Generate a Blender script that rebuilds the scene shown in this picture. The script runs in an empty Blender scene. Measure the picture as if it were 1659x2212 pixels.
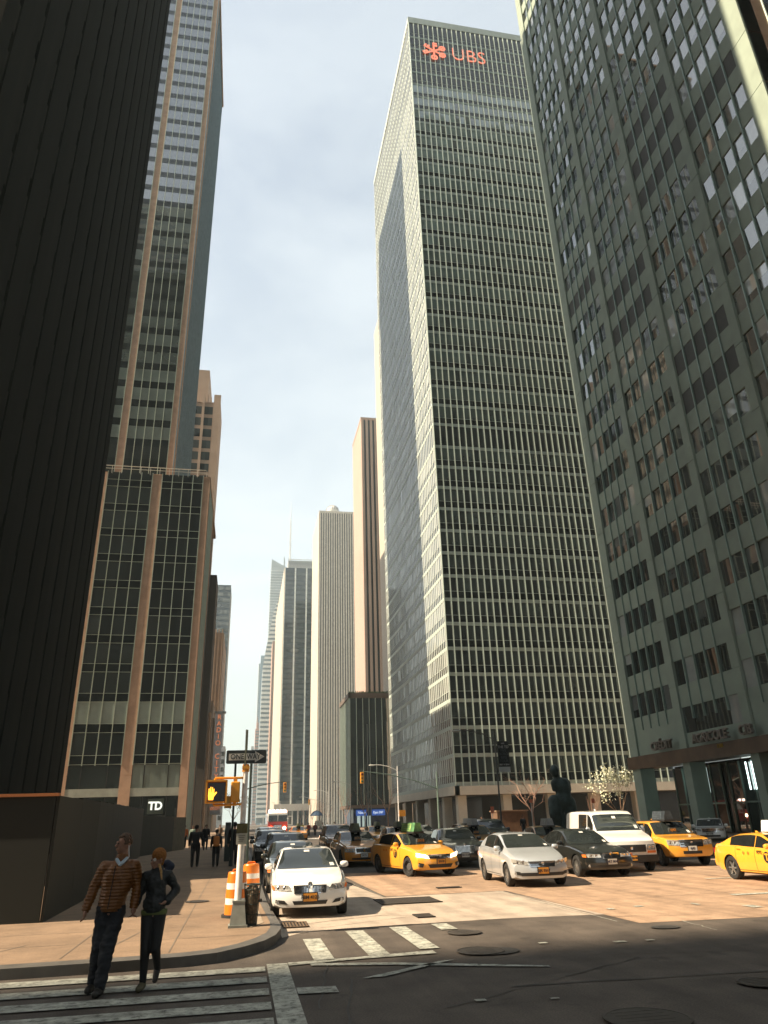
import bpy, bmesh, math, random
from mathutils import Vector, Matrix
R_ = random.Random(7)
rad = math.radians
SC = bpy.context.scene
COL = SC.collection
# ------------------------------------------------------------------ camera
RIGHT = Vector((0.98342453, -0.17927208, -0.02716084)).normalized()
FWD = Vector((0.17544539, 0.90302154, 0.39213647)).normalized()
UP = RIGHT.cross(FWD).normalized()
cam_d = bpy.data.cameras.new('camera')
cam = bpy.data.objects.new('camera', cam_d)
COL.objects.link(cam)
cam.matrix_world = Matrix(((RIGHT.x, UP.x, -FWD.x, 0), (RIGHT.y, UP.y, -FWD.y, 0), (RIGHT.z, UP.z, -FWD.z, 1.85), (0, 0, 0, 1)))
cam_d.sensor_fit = 'HORIZONTAL'
cam_d.sensor_width = 36
cam_d.lens = 36 * 1559 / 1659
cam_d.clip_start = 0.1
cam_d.clip_end = 9000
SC.camera = cam
# ------------------------------------------------------------------ light
EL, DE = rad(42), rad(5)
S = Vector((-math.cos(EL) * math.cos(DE), -math.cos(EL) * math.sin(DE), math.sin(EL)))
sun_d = bpy.data.lights.new('sun', 'SUN')
sun_d.energy = 5.0
sun_d.angle = rad(0.53)
sun_d.color = (1.0, 0.81, 0.58)
sun = bpy.data.objects.new('sun', sun_d)
COL.objects.link(sun)
sun.rotation_euler = S.to_track_quat('Z', 'Y').to_euler()
sun.location = (-200, -20, 200)
W = bpy.data.worlds.new('World')
SC.world = W
W.use_nodes = True
nt = W.node_tree
bg = nt.nodes['Background']
sky = nt.nodes.new('ShaderNodeTexSky')
sky.sky_type = 'NISHITA'
sky.sun_disc = False
sky.sun_elevation = EL
sky.sun_rotation = rad(265)
sky.air_density = 1.0
sky.dust_density = 3.0
sky.ozone_density = 1.0
tc = nt.nodes.new('ShaderNodeTexCoord')
mp = nt.nodes.new('ShaderNodeMapping')
mp.inputs['Scale'].default_value = (1.2, 1.2, 2.6)
nz = nt.nodes.new('ShaderNodeTexNoise')
nz.inputs['Scale'].default_value = 2.3
nz.inputs['Detail'].default_value = 7
nz.inputs['Roughness'].default_value = 0.58
nz.inputs['Distortion'].default_value = 0.6
cr = nt.nodes.new('ShaderNodeValToRGB')
cr.color_ramp.elements[0].position = 0.34
cr.color_ramp.elements[0].color = (0.60, 0.60, 0.60, 1)
cr.color_ramp.elements[1].position = 0.62
cr.color_ramp.elements[1].color = (0.94, 0.94, 0.94, 1)
mx = nt.nodes.new('ShaderNodeMix')
mx.data_type = 'RGBA'
mx.inputs['B'].default_value = (5.3, 5.65, 5.85, 1)
nt.links.new(tc.outputs['Generated'], mp.inputs['Vector'])
nt.links.new(mp.outputs['Vector'], nz.inputs['Vector'])
nt.links.new(nz.outputs['Fac'], cr.inputs['Fac'])
sxyz = nt.nodes.new('ShaderNodeSeparateXYZ')
zr = nt.nodes.new('ShaderNodeMapRange')
zr.inputs['From Min'].default_value = 0.25
zr.inputs['From Max'].default_value = 0.95
zr.inputs['To Min'].default_value = 1.0
zr.inputs['To Max'].default_value = 0.5
mu = nt.nodes.new('ShaderNodeMath')
mu.operation = 'MULTIPLY'
nt.links.new(tc.outputs['Generated'], sxyz.inputs['Vector'])
nt.links.new(sxyz.outputs['Z'], zr.inputs['Value'])
nt.links.new(cr.outputs['Color'], mu.inputs[0])
nt.links.new(zr.outputs['Result'], mu.inputs[1])
nt.links.new(mu.outputs['Value'], mx.inputs['Factor'])
nt.links.new(sky.outputs['Color'], mx.inputs['A'])
nt.links.new(mx.outputs['Result'], bg.inputs['Color'])
bg.inputs['Strength'].default_value = 0.072
SC.view_settings.view_transform = 'Standard'
SC.view_settings.look = 'None'
SC.view_settings.exposure = 1.5
SC.view_settings.gamma = 1.0
SC.cycles.max_bounces = 6
SC.cycles.diffuse_bounces = 2
SC.cycles.glossy_bounces = 4
SC.cycles.transparent_max_bounces = 6
SC.cycles.caustics_reflective = False
SC.cycles.caustics_refractive = False
SC.cycles.sample_clamp_indirect = 4.0
# ------------------------------------------------------------------ materials
MATS = {}
def M(name, col, rough=0.6, metal=0.0, coat=0.0, var=0.15, scale=1.0, bump=0.0, ior=1.5, spec=None, emit=None, es=0.0, tone=None, detail=4, alpha=1.0, stretch=(1, 1, 1)):
    if name in MATS:
        return MATS[name]
    m = bpy.data.materials.new(name)
    m.use_nodes = True
    n = m.node_tree
    b = n.nodes['Principled BSDF']
    L = n.links.new
    t = n.nodes.new('ShaderNodeTexCoord')
    mpp = n.nodes.new('ShaderNodeMapping')
    mpp.inputs['Scale'].default_value = stretch
    L(t.outputs['Object'], mpp.inputs['Vector'])
    no = n.nodes.new('ShaderNodeTexNoise')
    no.inputs['Scale'].default_value = scale
    no.inputs['Detail'].default_value = detail
    L(mpp.outputs['Vector'], no.inputs['Vector'])
    mr = n.nodes.new('ShaderNodeMapRange')
    mr.inputs['From Min'].default_value = 0.3
    mr.inputs['From Max'].default_value = 0.7
    mr.inputs['To Min'].default_value = 1 - var
    mr.inputs['To Max'].default_value = 1 + var
    L(no.outputs['Fac'], mr.inputs['Value'])
    src = None
    if tone is not None:
        at = n.nodes.new('ShaderNodeAttribute')
        at.attribute_name = 'tone'
        mt = n.nodes.new('ShaderNodeMix')
        mt.data_type = 'RGBA'
        mt.inputs['A'].default_value = (*col, 1)
        mt.inputs['B'].default_value = (*tone, 1)
        L(at.outputs['Fac'], mt.inputs['Factor'])
        src = mt.outputs['Result']
    vm = n.nodes.new('ShaderNodeVectorMath')
    vm.operation = 'SCALE'
    if src:
        L(src, vm.inputs[0])
    else:
        vm.inputs[0].default_value = col
    L(mr.outputs['Result'], vm.inputs['Scale'])
    L(vm.outputs['Vector'], b.inputs['Base Color'])
    b.inputs['Roughness'].default_value = rough
    b.inputs['Metallic'].default_value = metal
    b.inputs['Coat Weight'].default_value = coat
    b.inputs['Coat Roughness'].default_value = 0.04
    b.inputs['IOR'].default_value = ior
    if spec is not None:
        b.inputs['Specular IOR Level'].default_value = spec
    if emit:
        b.inputs['Emission Color'].default_value = (*emit, 1)
        b.inputs['Emission Strength'].default_value = es
    if alpha < 1:
        b.inputs['Alpha'].default_value = alpha
    if bump:
        bp = n.nodes.new('ShaderNodeBump')
        bp.inputs['Strength'].default_value = bump
        bp.inputs['Distance'].default_value = 0.02
        L(no.outputs['Fac'], bp.inputs['Height'])
        L(bp.outputs['Normal'], b.inputs['Normal'])
    MATS[name] = m
    return m
def layer(m, scale, stretch=(1, 1, 1), lo=0.8, hi=1.2, a=0.35, b=0.65, detail=6, rough=0.6):
    # multiply a material's base colour by one more noise
    n = m.node_tree; L = n.links.new; bs = n.nodes['Principled BSDF']
    src = bs.inputs['Base Color'].links[0].from_socket
    t = n.nodes.new('ShaderNodeTexCoord'); mp_ = n.nodes.new('ShaderNodeMapping'); mp_.inputs['Scale'].default_value = stretch
    no = n.nodes.new('ShaderNodeTexNoise'); no.inputs['Scale'].default_value = scale; no.inputs['Detail'].default_value = detail; no.inputs['Roughness'].default_value = rough
    mr = n.nodes.new('ShaderNodeMapRange'); mr.inputs['From Min'].default_value = a; mr.inputs['From Max'].default_value = b
    mr.inputs['To Min'].default_value = lo; mr.inputs['To Max'].default_value = hi
    v = n.nodes.new('ShaderNodeVectorMath'); v.operation = 'SCALE'
    L(t.outputs['Object'], mp_.inputs['Vector']); L(mp_.outputs['Vector'], no.inputs['Vector']); L(no.outputs['Fac'], mr.inputs['Value'])
    L(src, v.inputs[0]); L(mr.outputs['Result'], v.inputs['Scale']); L(v.outputs['Vector'], bs.inputs['Base Color'])
# ------------------------------------------------------------------ mesh building
class MB:
    def __init__(s):
        s.v = []; s.f = []; s.m = []; s.t = []
    def face(s, pts, mi=0, tone=0.0):
        b = len(s.v)
        s.v += [tuple(p) for p in pts]
        s.f.append(tuple(range(b, b + len(pts)))); s.m.append(mi); s.t.append(tone)
    def box(s, x0, x1, y0, y1, z0, z1, mi=0, tone=0.0):
        b = len(s.v)
        s.v += [(x0, y0, z0), (x1, y0, z0), (x1, y1, z0), (x0, y1, z0), (x0, y0, z1), (x1, y0, z1), (x1, y1, z1), (x0, y1, z1)]
        for q in ((3, 2, 1, 0), (4, 5, 6, 7), (0, 1, 5, 4), (1, 2, 6, 5), (2, 3, 7, 6), (3, 0, 4, 7)):
            s.f.append(tuple(b + i for i in q)); s.m.append(mi); s.t.append(tone)
    def fbox(s, F, u0, u1, z0, z1, n0, n1, mi=0, tone=0.0):
        O, u, n = F
        P = lambda a, c, z: (O[0] + u[0] * a + n[0] * c, O[1] + u[1] * a + n[1] * c, z)
        b = len(s.v)
        s.v += [P(u0, n1, z0), P(u1, n1, z0), P(u1, n0, z0), P(u0, n0, z0), P(u0, n1, z1), P(u1, n1, z1), P(u1, n0, z1), P(u0, n0, z1)]
        qs = ((3, 2, 1, 0), (4, 5, 6, 7), (0, 1, 5, 4), (1, 2, 6, 5), (2, 3, 7, 6), (3, 0, 4, 7))
        for q in qs:
            s.f.append(tuple(b + i for i in q)); s.m.append(mi); s.t.append(tone)
    def fquad(s, F, u0, u1, z0, z1, c=0.0, mi=0, tone=0.0, tilt=0.0):
        O, u, n = F
        P = lambda a, cc, z: (O[0] + u[0] * a + n[0] * cc, O[1] + u[1] * a + n[1] * cc, z)
        e1 = R_.gauss(0, tilt) * (u1 - u0); e2 = R_.gauss(0, tilt) * (z1 - z0)
        s.face([P(u0, c, z0), P(u1, c + e1, z0), P(u1, c + e1 + e2, z1), P(u0, c + e2, z1)], mi, tone)
    def cyl(s, p0, p1, r0, r1=None, seg=10, mi=0, cap=True, tone=0.0):
        r1 = r0 if r1 is None else r1
        p0 = Vector(p0); p1 = Vector(p1)
        d = (p1 - p0)
        if d.length < 1e-6: return
        q = d.to_track_quat('Z', 'Y')
        b = len(s.v)
        for p, r in ((p0, r0), (p1, r1)):
            for i in range(seg):
                a = 2 * math.pi * i / seg
                s.v.append(tuple(p + q @ Vector((r * math.cos(a), r * math.sin(a), 0))))
        for i in range(seg):
            j = (i + 1) % seg
            s.f.append((b + i, b + j, b + seg + j, b + seg + i)); s.m.append(mi); s.t.append(tone)
        if cap:
            s.f.append(tuple(b + i for i in reversed(range(seg)))); s.m.append(mi); s.t.append(tone)
            s.f.append(tuple(b + seg + i for i in range(seg))); s.m.append(mi); s.t.append(tone)
    def tube(s, pts, r, seg=8, mi=0):
        for i in range(len(pts) - 1):
            ra = r[i] if isinstance(r, (list, tuple)) else r
            rb = r[i + 1] if isinstance(r, (list, tuple)) else r
            s.cyl(pts[i], pts[i + 1], ra, rb, seg, mi)
    def lathe(s, c, prof, seg=20, mi=0, axis='Z'):
        b = len(s.v)
        for (r, h) in prof:
            for i in range(seg):
                a = 2 * math.pi * i / seg
                if axis == 'Z': p = (c[0] + r * math.cos(a), c[1] + r * math.sin(a), c[2] + h)
                else: p = (c[0] + h, c[1] + r * math.cos(a), c[2] + r * math.sin(a))
                s.v.append(p)
        for k in range(len(prof) - 1):
            for i in range(seg):
                j = (i + 1) % seg
                s.f.append((b + k * seg + i, b + k * seg + j, b + (k + 1) * seg + j, b + (k + 1) * seg + i)); s.m.append(mi); s.t.append(0.0)
    def prism(s, poly, y0, y1, mi=0, axis='Y', tone=0.0):
        # poly in the plane across the axis: (a,b) -> X,Z for axis Y ; Y,Z for axis X ; X,Y for axis Z
        n = len(poly); b = len(s.v)
        for y in (y0, y1):
            for (a, c) in poly:
                s.v.append({'Y': (a, y, c), 'X': (y, a, c), 'Z': (a, c, y)}[axis])
        for i in range(n):
            j = (i + 1) % n
            s.f.append((b + i, b + j, b + n + j, b + n + i)); s.m.append(mi); s.t.append(tone)
        s.f.append(tuple(b + i for i in reversed(range(n)))); s.m.append(mi); s.t.append(tone)
        s.f.append(tuple(b + n + i for i in range(n))); s.m.append(mi); s.t.append(tone)
    def xform(s, mat, start=0):
        for i in range(start, len(s.v)):
            s.v[i] = tuple(mat @ Vector(s.v[i]))
    def build(s, name, mats, parent=None, smooth=False, bevel=0.0):
        if not isinstance(mats, (list, tuple)): mats = [mats]
        off = Vector((0, 0, 0))
        p = parent
        while p is not None:
            if p.type == 'EMPTY' or p.parent is None:
                off = off + p.location
            p = p.parent
        me = bpy.data.meshes.new(name)
        me.from_pydata([(v[0] - off.x, v[1] - off.y, v[2] - off.z) for v in s.v], [], s.f)
        for m in mats: me.materials.append(m)
        if len(mats) > 1: me.polygons.foreach_set('material_index', s.m)
        if any(s.t):
            a = me.attributes.new('tone', 'FLOAT', 'FACE')
            a.data.foreach_set('value', s.t)
        me.update()
        bm = bmesh.new(); bm.from_mesh(me)
        if smooth: bmesh.ops.remove_doubles(bm, verts=bm.verts, dist=1e-5)
        bmesh.ops.recalc_face_normals(bm, faces=bm.faces) if s.rec else None
        bm.to_mesh(me); bm.free()
        if smooth:
            me.polygons.foreach_set('use_smooth', [True] * len(me.polygons))
            if smooth == 'a':
                me.set_sharp_from_angle(angle=rad(40))
        o = bpy.data.objects.new(name, me)
        COL.objects.link(o)
        if parent: o.parent = parent
        if bevel:
            md = o.modifiers.new('bevel', 'BEVEL'); md.width = bevel; md.segments = 2; md.limit_method = 'ANGLE'
        return o
    rec = True
def thing(name, label, cat, loc=(0, 0, 0), group=None, rz=0.0):
    o = bpy.data.objects.new(name, None)
    COL.objects.link(o)
    o.location = loc; o.rotation_euler = (0, 0, rz)
    o.empty_display_size = 0.5
    o['label'] = label; o['category'] = cat
    if group: o['group'] = group
    return o
def tag(o, label, cat, group=None):
    o['label'] = label; o['category'] = cat
    if group: o['group'] = group
    return o
def struct(o, kind='structure'):
    o['kind'] = kind
    return o
def copy_tree(o, parent=None):
    c = o.copy(); COL.objects.link(c)
    if parent: c.parent = parent
    for ch in list(o.children): copy_tree(ch, c)
    return c
def text_mesh(txt, size, depth=0.01, bold=0.0, align='CENTER'):
    cu = bpy.data.curves.new('lettering', 'FONT')
    cu.body = txt; cu.size = size; cu.extrude = depth; cu.align_x = align; cu.align_y = 'CENTER'; cu.offset = bold
    cu.resolution_u = 3
    ob = bpy.data.objects.new('lettering', cu)
    COL.objects.link(ob)
    dg = bpy.context.evaluated_depsgraph_get()
    me = bpy.data.meshes.new_from_object(ob.evaluated_get(dg))
    bpy.data.objects.remove(ob)
    return me
def lettering(name, txt, size, mat, parent, loc, xdir=(1, 0, 0), updir=(0, 0, 1), depth=0.01, bold=0.0, sx=1.0, align='CENTER'):
    me = text_mesh(txt, size, depth, bold, align)
    x = Vector(xdir).normalized(); u = Vector(updir).normalized(); n = x.cross(u)
    off = Vector((0, 0, 0)); p = parent
    while p is not None:
        if p.parent is None or p.type == 'EMPTY': off += p.location
        p = p.parent
    loc = Vector(loc) - off
    me.transform(Matrix(((x.x * sx, u.x, n.x, loc.x), (x.y * sx, u.y, n.y, loc.y), (x.z * sx, u.z, n.z, loc.z), (0, 0, 0, 1))))
    me.materials.clear(); me.materials.append(mat)
    o = bpy.data.objects.new(name, me)
    COL.objects.link(o); o.parent = parent
    return o
def XY(r, y): return r * y      # helper for lines of sight kept as plain numbers
# ------------------------------------------------------------------ ground
asphalt = M('asphalt', (0.08, 0.066, 0.054), 0.85, var=0.28, scale=1.3, bump=0.5, detail=12)
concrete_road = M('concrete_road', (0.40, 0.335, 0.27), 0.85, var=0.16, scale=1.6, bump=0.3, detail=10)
paver = M('sidewalk_concrete', (0.225, 0.155, 0.10), 0.85, var=0.14, scale=2.2, bump=0.3, detail=10)
curbm = M('curb_steel', (0.10, 0.095, 0.085), 0.6, var=0.2, scale=4)
paint = M('road_paint', (0.36, 0.37, 0.32), 0.8, var=0.4, scale=5, detail=10)
def worn_paint():
    m = paint; n = m.node_tree; b = n.nodes['Principled BSDF']
    t = n.nodes.new('ShaderNodeTexCoord'); no = n.nodes.new('ShaderNodeTexNoise')
    no.inputs['Scale'].default_value = 9; no.inputs['Detail'].default_value = 8; no.inputs['Roughness'].default_value = 0.7
    r = n.nodes.new('ShaderNodeValToRGB'); r.color_ramp.elements[0].position = 0.38; r.color_ramp.elements[1].position = 0.47
    r.color_ramp.elements[0].color = (0.55, 0.55, 0.55, 1)
    n.links.new(t.outputs['Object'], no.inputs['Vector']); n.links.new(no.outputs['Fac'], r.inputs['Fac']); n.links.new(r.outputs['Color'], b.inputs['Alpha'])
worn_paint()
for m_ in (asphalt, patchm_ := M('sunlit_asphalt', (0.33, 0.225, 0.15), 0.85, var=0.2, scale=2, detail=8)):
    layer(m_, 45, (1, 1, 1), .72, 1.28, .40, .60, 3, .8)
    layer(m_, 1.0, (1.6, .10, 1), .80, 1.18, .38, .62, 4)
    layer(m_, 2.2, (1, 1, 1), .62, 1.0, .30, .40, 5)
layer(concrete_road, 40, (1, 1, 1), .85, 1.12, .4, .6, 3, .8); layer(concrete_road, 1.3, (1.5, .2, 1), .80, 1.1, .38, .6)
layer(paver, 50, (1, 1, 1), .85, 1.15, .4, .6, 3, .8); layer(paver, 7, (1, 1, 1), .70, 1.0, .30, .36, 3); layer(paver, .5, (1, 1, 1), .85, 1.1)
layer(paint, 14, (1, 1, 1), .55, 1.1, .38, .52, 8, .75)
g = MB(); g.face([(-3000, -1500, 0), (3000, -1500, 0), (3000, 6000, 0), (-3000, 6000, 0)])
struct(g.build('road', asphalt))
# cracks, slab, sunlit patch and tar on the carriageway are their own thin sheets
def sheet(name, polys, z, mat, th=0.0):
    m = MB()
    for p in polys: m.face([(x, y, z) for x, y in p])
    return struct(m.build(name, mat))
tar = M('tar_patch', (0.045, 0.042, 0.038), 0.7, var=0.3, scale=3, detail=8)
patchm = M('sunlit_asphalt', (0.33, 0.225, 0.15), 0.85, var=0.2, scale=2, detail=8)
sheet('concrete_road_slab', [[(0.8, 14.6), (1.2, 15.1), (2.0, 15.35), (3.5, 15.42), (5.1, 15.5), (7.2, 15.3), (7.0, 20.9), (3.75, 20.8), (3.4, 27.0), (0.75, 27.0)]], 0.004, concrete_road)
sheet('sunlit_asphalt_sheet', [[(7.2, 13.9), (22, 13.0), (22, 30), (3.75, 30.5), (3.8, 20.95), (7.1, 21.0)]], 0.003, patchm)  # paler orange asphalt puts the sunlit stretch of road into the colour
seams = []
def strip(a, b, w):
    a = Vector((*a, 0)); b = Vector((*b, 0)); d = (b - a).normalized(); n = Vector((-d.y, d.x, 0)) * w / 2
    return [(a + n)[:2], (a - n)[:2], (b - n)[:2], (b + n)[:2]]
def wavy(a, b, w, n=9, amp=0.03):
    P = []
    for i in range(n + 1):
        t = i / n
        P.append((a[0] + (b[0] - a[0]) * t + R_.uniform(-amp, amp), a[1] + (b[1] - a[1]) * t + R_.uniform(-amp, amp)))
    return [strip(P[i], P[i + 1], w * .55 * R_.uniform(0.6, 1.3)) for i in range(n)]
tars = []
for a, b, w in [((3.8, 20.9), (3.5, 27), .05), ((7.0, 20.9), (7.0, 15.4), .04), ((4.6, 15.5), (9, 14.4), .04), ((0.9, 9.2), (1.3, 11.8), .04),
                ((1.1, 8.3), (1.5, 10.6), .05), ((3.2, 9.6), (8.2, 9.3), .06), ((5, 11.2), (9.5, 10.4), .03), ((2.2, 8.8), (5.5, 10.8), .03), ((8, 17.5), (16, 18.6), .035),
                ((1.1, 16.2), (3.0, 17.0), .04), ((3.0, 17.0), (3.7, 16.6), .03), ((1.6, 15.6), (3.4, 16.5), .03)]:
    tars += wavy(a, b, w)
sheet('tar_seams', tars, 0.010, tar)
sheet('light_seams', wavy((3.56, 26.1), (3.78, 20.7), .03) + wavy((6.85, 21.0), (6.9, 14.2), .04, 9, .02) + wavy((8.0, 13.85), (7.9, 12.6), .04), 0.012, paint)
# markings
mk = []
for i in range(9):
    y = 11.85 - i * 0.735
    mk.append([(-4.6, y - 0.36), (0.42, y - 0.36), (0.42, y), (-4.6, y + 0.02)])
mk.append([(0.45, 12.03), (0.45, 5.0), (0.74, 5.0), (0.74, 12.0)])
for x0, x1, ya, yb in [(1.13, 1.43, 12.05, 14.2), (1.95, 2.27, 12.2, 14.88), (2.79, 3.10, 12.5, 15.07), (3.62, 3.92, 14.4, 15.2), (3.55, 3.8, 12.0, 12.35)]:
    mk.append([(x0, ya), (x1, ya), (x1, yb), (x0, yb)])
mk.append([(0.75, 11.8), (1.77, 11.98), (2.94, 12.05), (2.94, 12.33), (1.77, 12.15), (0.75, 12.04)])
mk.append([(1.05, 11.70), (2.15, 11.36), (3.45, 10.78), (4.1, 10.52), (4.1, 10.60), (3.45, 10.93), (2.15, 11.55), (1.05, 11.88)])
mk.append([(1.6, 10.6), (1.9, 10.62), (3.05, 11.47), (2.83, 11.43)])
mk.append([(0.75, 9.95), (1.22, 9.9), (1.22, 10.25), (0.75, 10.3)])
for a, b in [((4.66, 12.32), (4.8, 12.42)), ((5.77, 12.0), (5.97, 12.12)), ((6.29, 11.98), (6.43, 12.08)), ((11.4, 17.2), (14.5, 17.45)), ((13.4, 21.4), (15.2, 21.6)), ((10.3, 15.0), (10.55, 15.4)), ((7.6, 15.9), (7.75, 16.1)), ((8.3, 16.1), (8.5, 16.25)), ((9.6, 15.9), (9.7, 16.2)), ((2.6, 8.95), (2.72, 9.05)), ((3.4, 8.8), (3.5, 8.86))]:
    mk.append([(a[0], a[1]), (b[0], a[1]), (b[0], b[1]), (a[0], b[1])])
struct(sheet('road_markings', mk, 0.016, paint))
for k, (ya, yb) in enumerate([(31.2, 31.6), (36, 36.3)]):
    pass
far_mk = [[(0.9, 92.0), (20, 92.0), (20, 95.5), (0.9, 95.5)]]
for x in (5.2, 9.0, 12.8, 16.4):
    for y in range(40, 400, 9):
        far_mk.append([(x, y), (x + 0.13, y), (x + 0.13, y + 3), (x, y + 3)])
sheet('lane_markings', far_mk, 0.008, M('lane_paint', (0.55, 0.54, 0.5), 0.8, var=0.3, scale=4))
sheet('tar_blotches', [[(x + r * math.cos(a) * 1.3, y + r * math.sin(a)) for a in [k * math.pi / 7 + .1 * R_.random() for k in range(14)]] for x, y, r in [(3.75, 11.95, .33), (7.3, 13.2, .2)]], 0.018, tar)
# kerb corner and pavement (left)
arc = [(0.68, 400), (0.68, 60), (0.70, 19.4), (0.80, 15.6), (0.78, 14.7), (0.66, 13.97), (0.46, 13.4), (0.15, 12.9), (-0.25, 12.45), (-0.75, 12.28), (-1.7, 12.2), (-3.1, 12.15), (-120, 12.15)]
inn = [(0.50, 400), (0.50, 60), (0.52, 19.4), (0.62, 15.6), (0.60, 14.8), (0.50, 14.1), (0.31, 13.57), (0.04, 13.08), (-0.33, 12.67), (-0.79, 12.5), (-1.7, 12.42), (-3.1, 12.37), (-120, 12.37)]
sw = MB(); sw.face([(x, y, 0.15) for x, y in inn] + [(-120, 400, 0.15)])
struct(sw.build('sidewalk', paver))
cb = MB()
for i in range(len(arc) - 1):
    a, b, c, d = arc[i], arc[i + 1], inn[i + 1], inn[i]
    cb.face([(*a, 0), (*b, 0), (*b, 0.135), (*a, 0.135)]); cb.face([(*a, 0.135), (*b, 0.135), (*c, 0.154), (*d, 0.154)])
struct(cb.build('kerb', curbm))
jt = []
for y in [14.0 + 1.52 * k for k in range(40)]: jt.append(strip((-4.2, y), (0.5, y), .02))
for x in (-0.95, -2.45): jt.append(strip((x, 12.6), (x, 75), .02))
jt.append(strip((-2.05, 12.5), (-1.3, 17.3), .03)); jt.append(strip((-3.9, 12.9), (-3.3, 14.2), .03))
sheet('sidewalk_joints', jt, 0.154, M('joint', (0.16, 0.13, 0.10), 0.9, var=0.2))
sheet('sidewalk_brick_strip', [[(0.27, 14.9), (0.5, 15.5), (0.42, 19.4), (0.4, 90), (-0.1, 90), (-0.1, 19.4), (0.12, 15.2)]], 0.158, M('grey_pavers', (0.30, 0.24, 0.175), 0.85, var=0.3, scale=4))
# right pavement
sr = MB(); sr.face([(20.6, 24, 0.15), (120, 24, 0.15), (120, 400, 0.15), (20.6, 400, 0.15), (20.6, 30, 0.15)])
struct(sr.build('sidewalk_west', paver))
cr2 = MB(); cr2.box(20.4, 20.6, 23.8, 400, 0, 0.154); cr2.box(20.6, 120, 23.8, 24, 0, 0.154)
struct(cr2.build('kerb_west', curbm))
def small(name, label, cat, mat, polys, z):
    m = MB()
    for p in polys: m.face([(x, y, z) for x, y in p])
    return tag(m.build(name, mat), label, cat)
# ------------------------------------------------------------------ buildings
stone_w = M('white_stone', (0.58, 0.55, 0.47), 0.7, var=0.08, scale=0.6)
band_m = M('pale_band', (0.40, 0.47, 0.43), 0.5, var=0.08, scale=0.8)
fin_m = M('pale_fin', (0.56, 0.66, 0.58), 0.42, metal=0.25, var=0.06, scale=0.5)
fin_s = M('cream_fin', (0.60, 0.65, 0.61), 0.5, var=0.06, scale=0.5)
glassS = M('sunny_side_glass', (0.012, 0.022, 0.028), 0.08, ior=1.75, tone=(0.50, 0.54, 0.50), var=0.15, scale=0.35)  # paler pane tone lightens the sunlit side through its colour
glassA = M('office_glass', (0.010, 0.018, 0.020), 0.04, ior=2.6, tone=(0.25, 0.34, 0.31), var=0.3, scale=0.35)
glassD = M('spandrel_glass', (0.010, 0.014, 0.015), 0.10, ior=1.6, var=0.2, scale=0.4)
coreM = M('dark_core', (0.012, 0.012, 0.011), 0.8)
tan_stone = M('tan_stone', (0.44, 0.29, 0.195), 0.75, var=0.14, scale=0.8, detail=6)
def core(name, root, x0, x1, y0, y1, z0, z1, mat=coreM):
    m = MB(); m.box(x0, x1, y0, y1, z0, z1); return m.build(name, mat, root)
def pane_row(m, F, us, z0, z1, c, tone, jit, tilt=0.0025, mi=0):
    for a, b in zip(us[:-1], us[1:]):
        m.fquad(F, a, b, z0, z1, c, mi, min(1, max(0.001, tone + R_.uniform(-jit, jit))), tilt)
# ---- tall office tower with red sign (front faces the camera, side faces the avenue)
ub = thing('office_tower', 'tall glass and pale metal office tower with red lettering near its top', 'building', (30.5, 108.6, 0))
core('wall', ub, 30.9, 78, 109.0, 156.8, 4.95, 176)
FF = ((30.5, 108.6), (1, 0), (0, -1)); FS = ((30.5, 157.2), (0, -1), (-1, 0))
WF, WS, PW = 47.0, 48.6, 1.17
zs = [6.08 + 3.98 * k for k in range(15)] + [66.3 + 4.02 * k for k in range(27)] + [176.2]
bands = []
for fi in range(len(zs) - 1):
    z0, z1 = zs[fi], zs[fi + 1]
    mech = (fi == 14)
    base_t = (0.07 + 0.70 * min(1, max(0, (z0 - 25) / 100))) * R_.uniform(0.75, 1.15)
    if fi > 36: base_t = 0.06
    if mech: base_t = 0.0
    for F, Wd in ((FF, WF), (FS, WS)):
        m = MB()
        us = [min(Wd, k * PW) for k in range(int(Wd / PW) + 2) if k * PW < Wd + PW]
        zb = z0 + 0.55
        zm = zb + (1.15 if not mech else 0.05)
        for a, b in zip(us[:-1], us[1:]):
            if b - a < .05: continue
            m.fquad(F, a, b, zb, zm - 0.06, 0.0, 1, 0.0, 0.001)
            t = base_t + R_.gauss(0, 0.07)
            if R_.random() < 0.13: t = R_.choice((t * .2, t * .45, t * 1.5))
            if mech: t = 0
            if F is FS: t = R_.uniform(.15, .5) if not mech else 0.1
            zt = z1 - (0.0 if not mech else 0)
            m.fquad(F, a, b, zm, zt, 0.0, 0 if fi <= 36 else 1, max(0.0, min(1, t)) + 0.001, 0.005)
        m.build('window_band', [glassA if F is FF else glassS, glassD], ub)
    m = MB()
    for F, Wd in ((FF, WF), (FS, WS)):
        m.fbox(F, 0, Wd, z0, z0 + 0.55, -0.35, 0.06)
        if not mech: m.fbox(F, 0, Wd, z0 + 1.64, z0 + 1.70, -0.1, 0.04)
    m.build('spandrel', band_m, ub)
m = MB()
for F, Wd in ((FF, WF), (FS, WS)): m.fbox(F, -0.1, Wd, 176.2, 178.0, -0.4, 0.12)
m.box(30.45, 78, 108.5, 157, 177.9, 178.2)
m.build('parapet', band_m, ub)
for F, Wd in ((FF, WF), (FS, WS)):
    k = 0.0 if F is FF else PW
    n = int(Wd / PW)
    for i in range(n + 1):
        u = i * PW
        if F is FF and u > 34: continue
        fw = 0.065 if F is FF else 0.11; m = MB(); m.fbox(F, u - fw, u + fw, 6.0, 175.9 if i else 176.1, -0.02, 0.30 if F is FF else 0.05)
        m.build('mullion', fin_m if F is FF else fin_s, ub)
m = MB(); m.fbox(FF, -0.2, WF, 4.85, 6.08, -0.5, 0.35); m.fbox(FS, 0, WS + 0.35, 4.85, 6.08, -0.5, 0.35)
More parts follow.
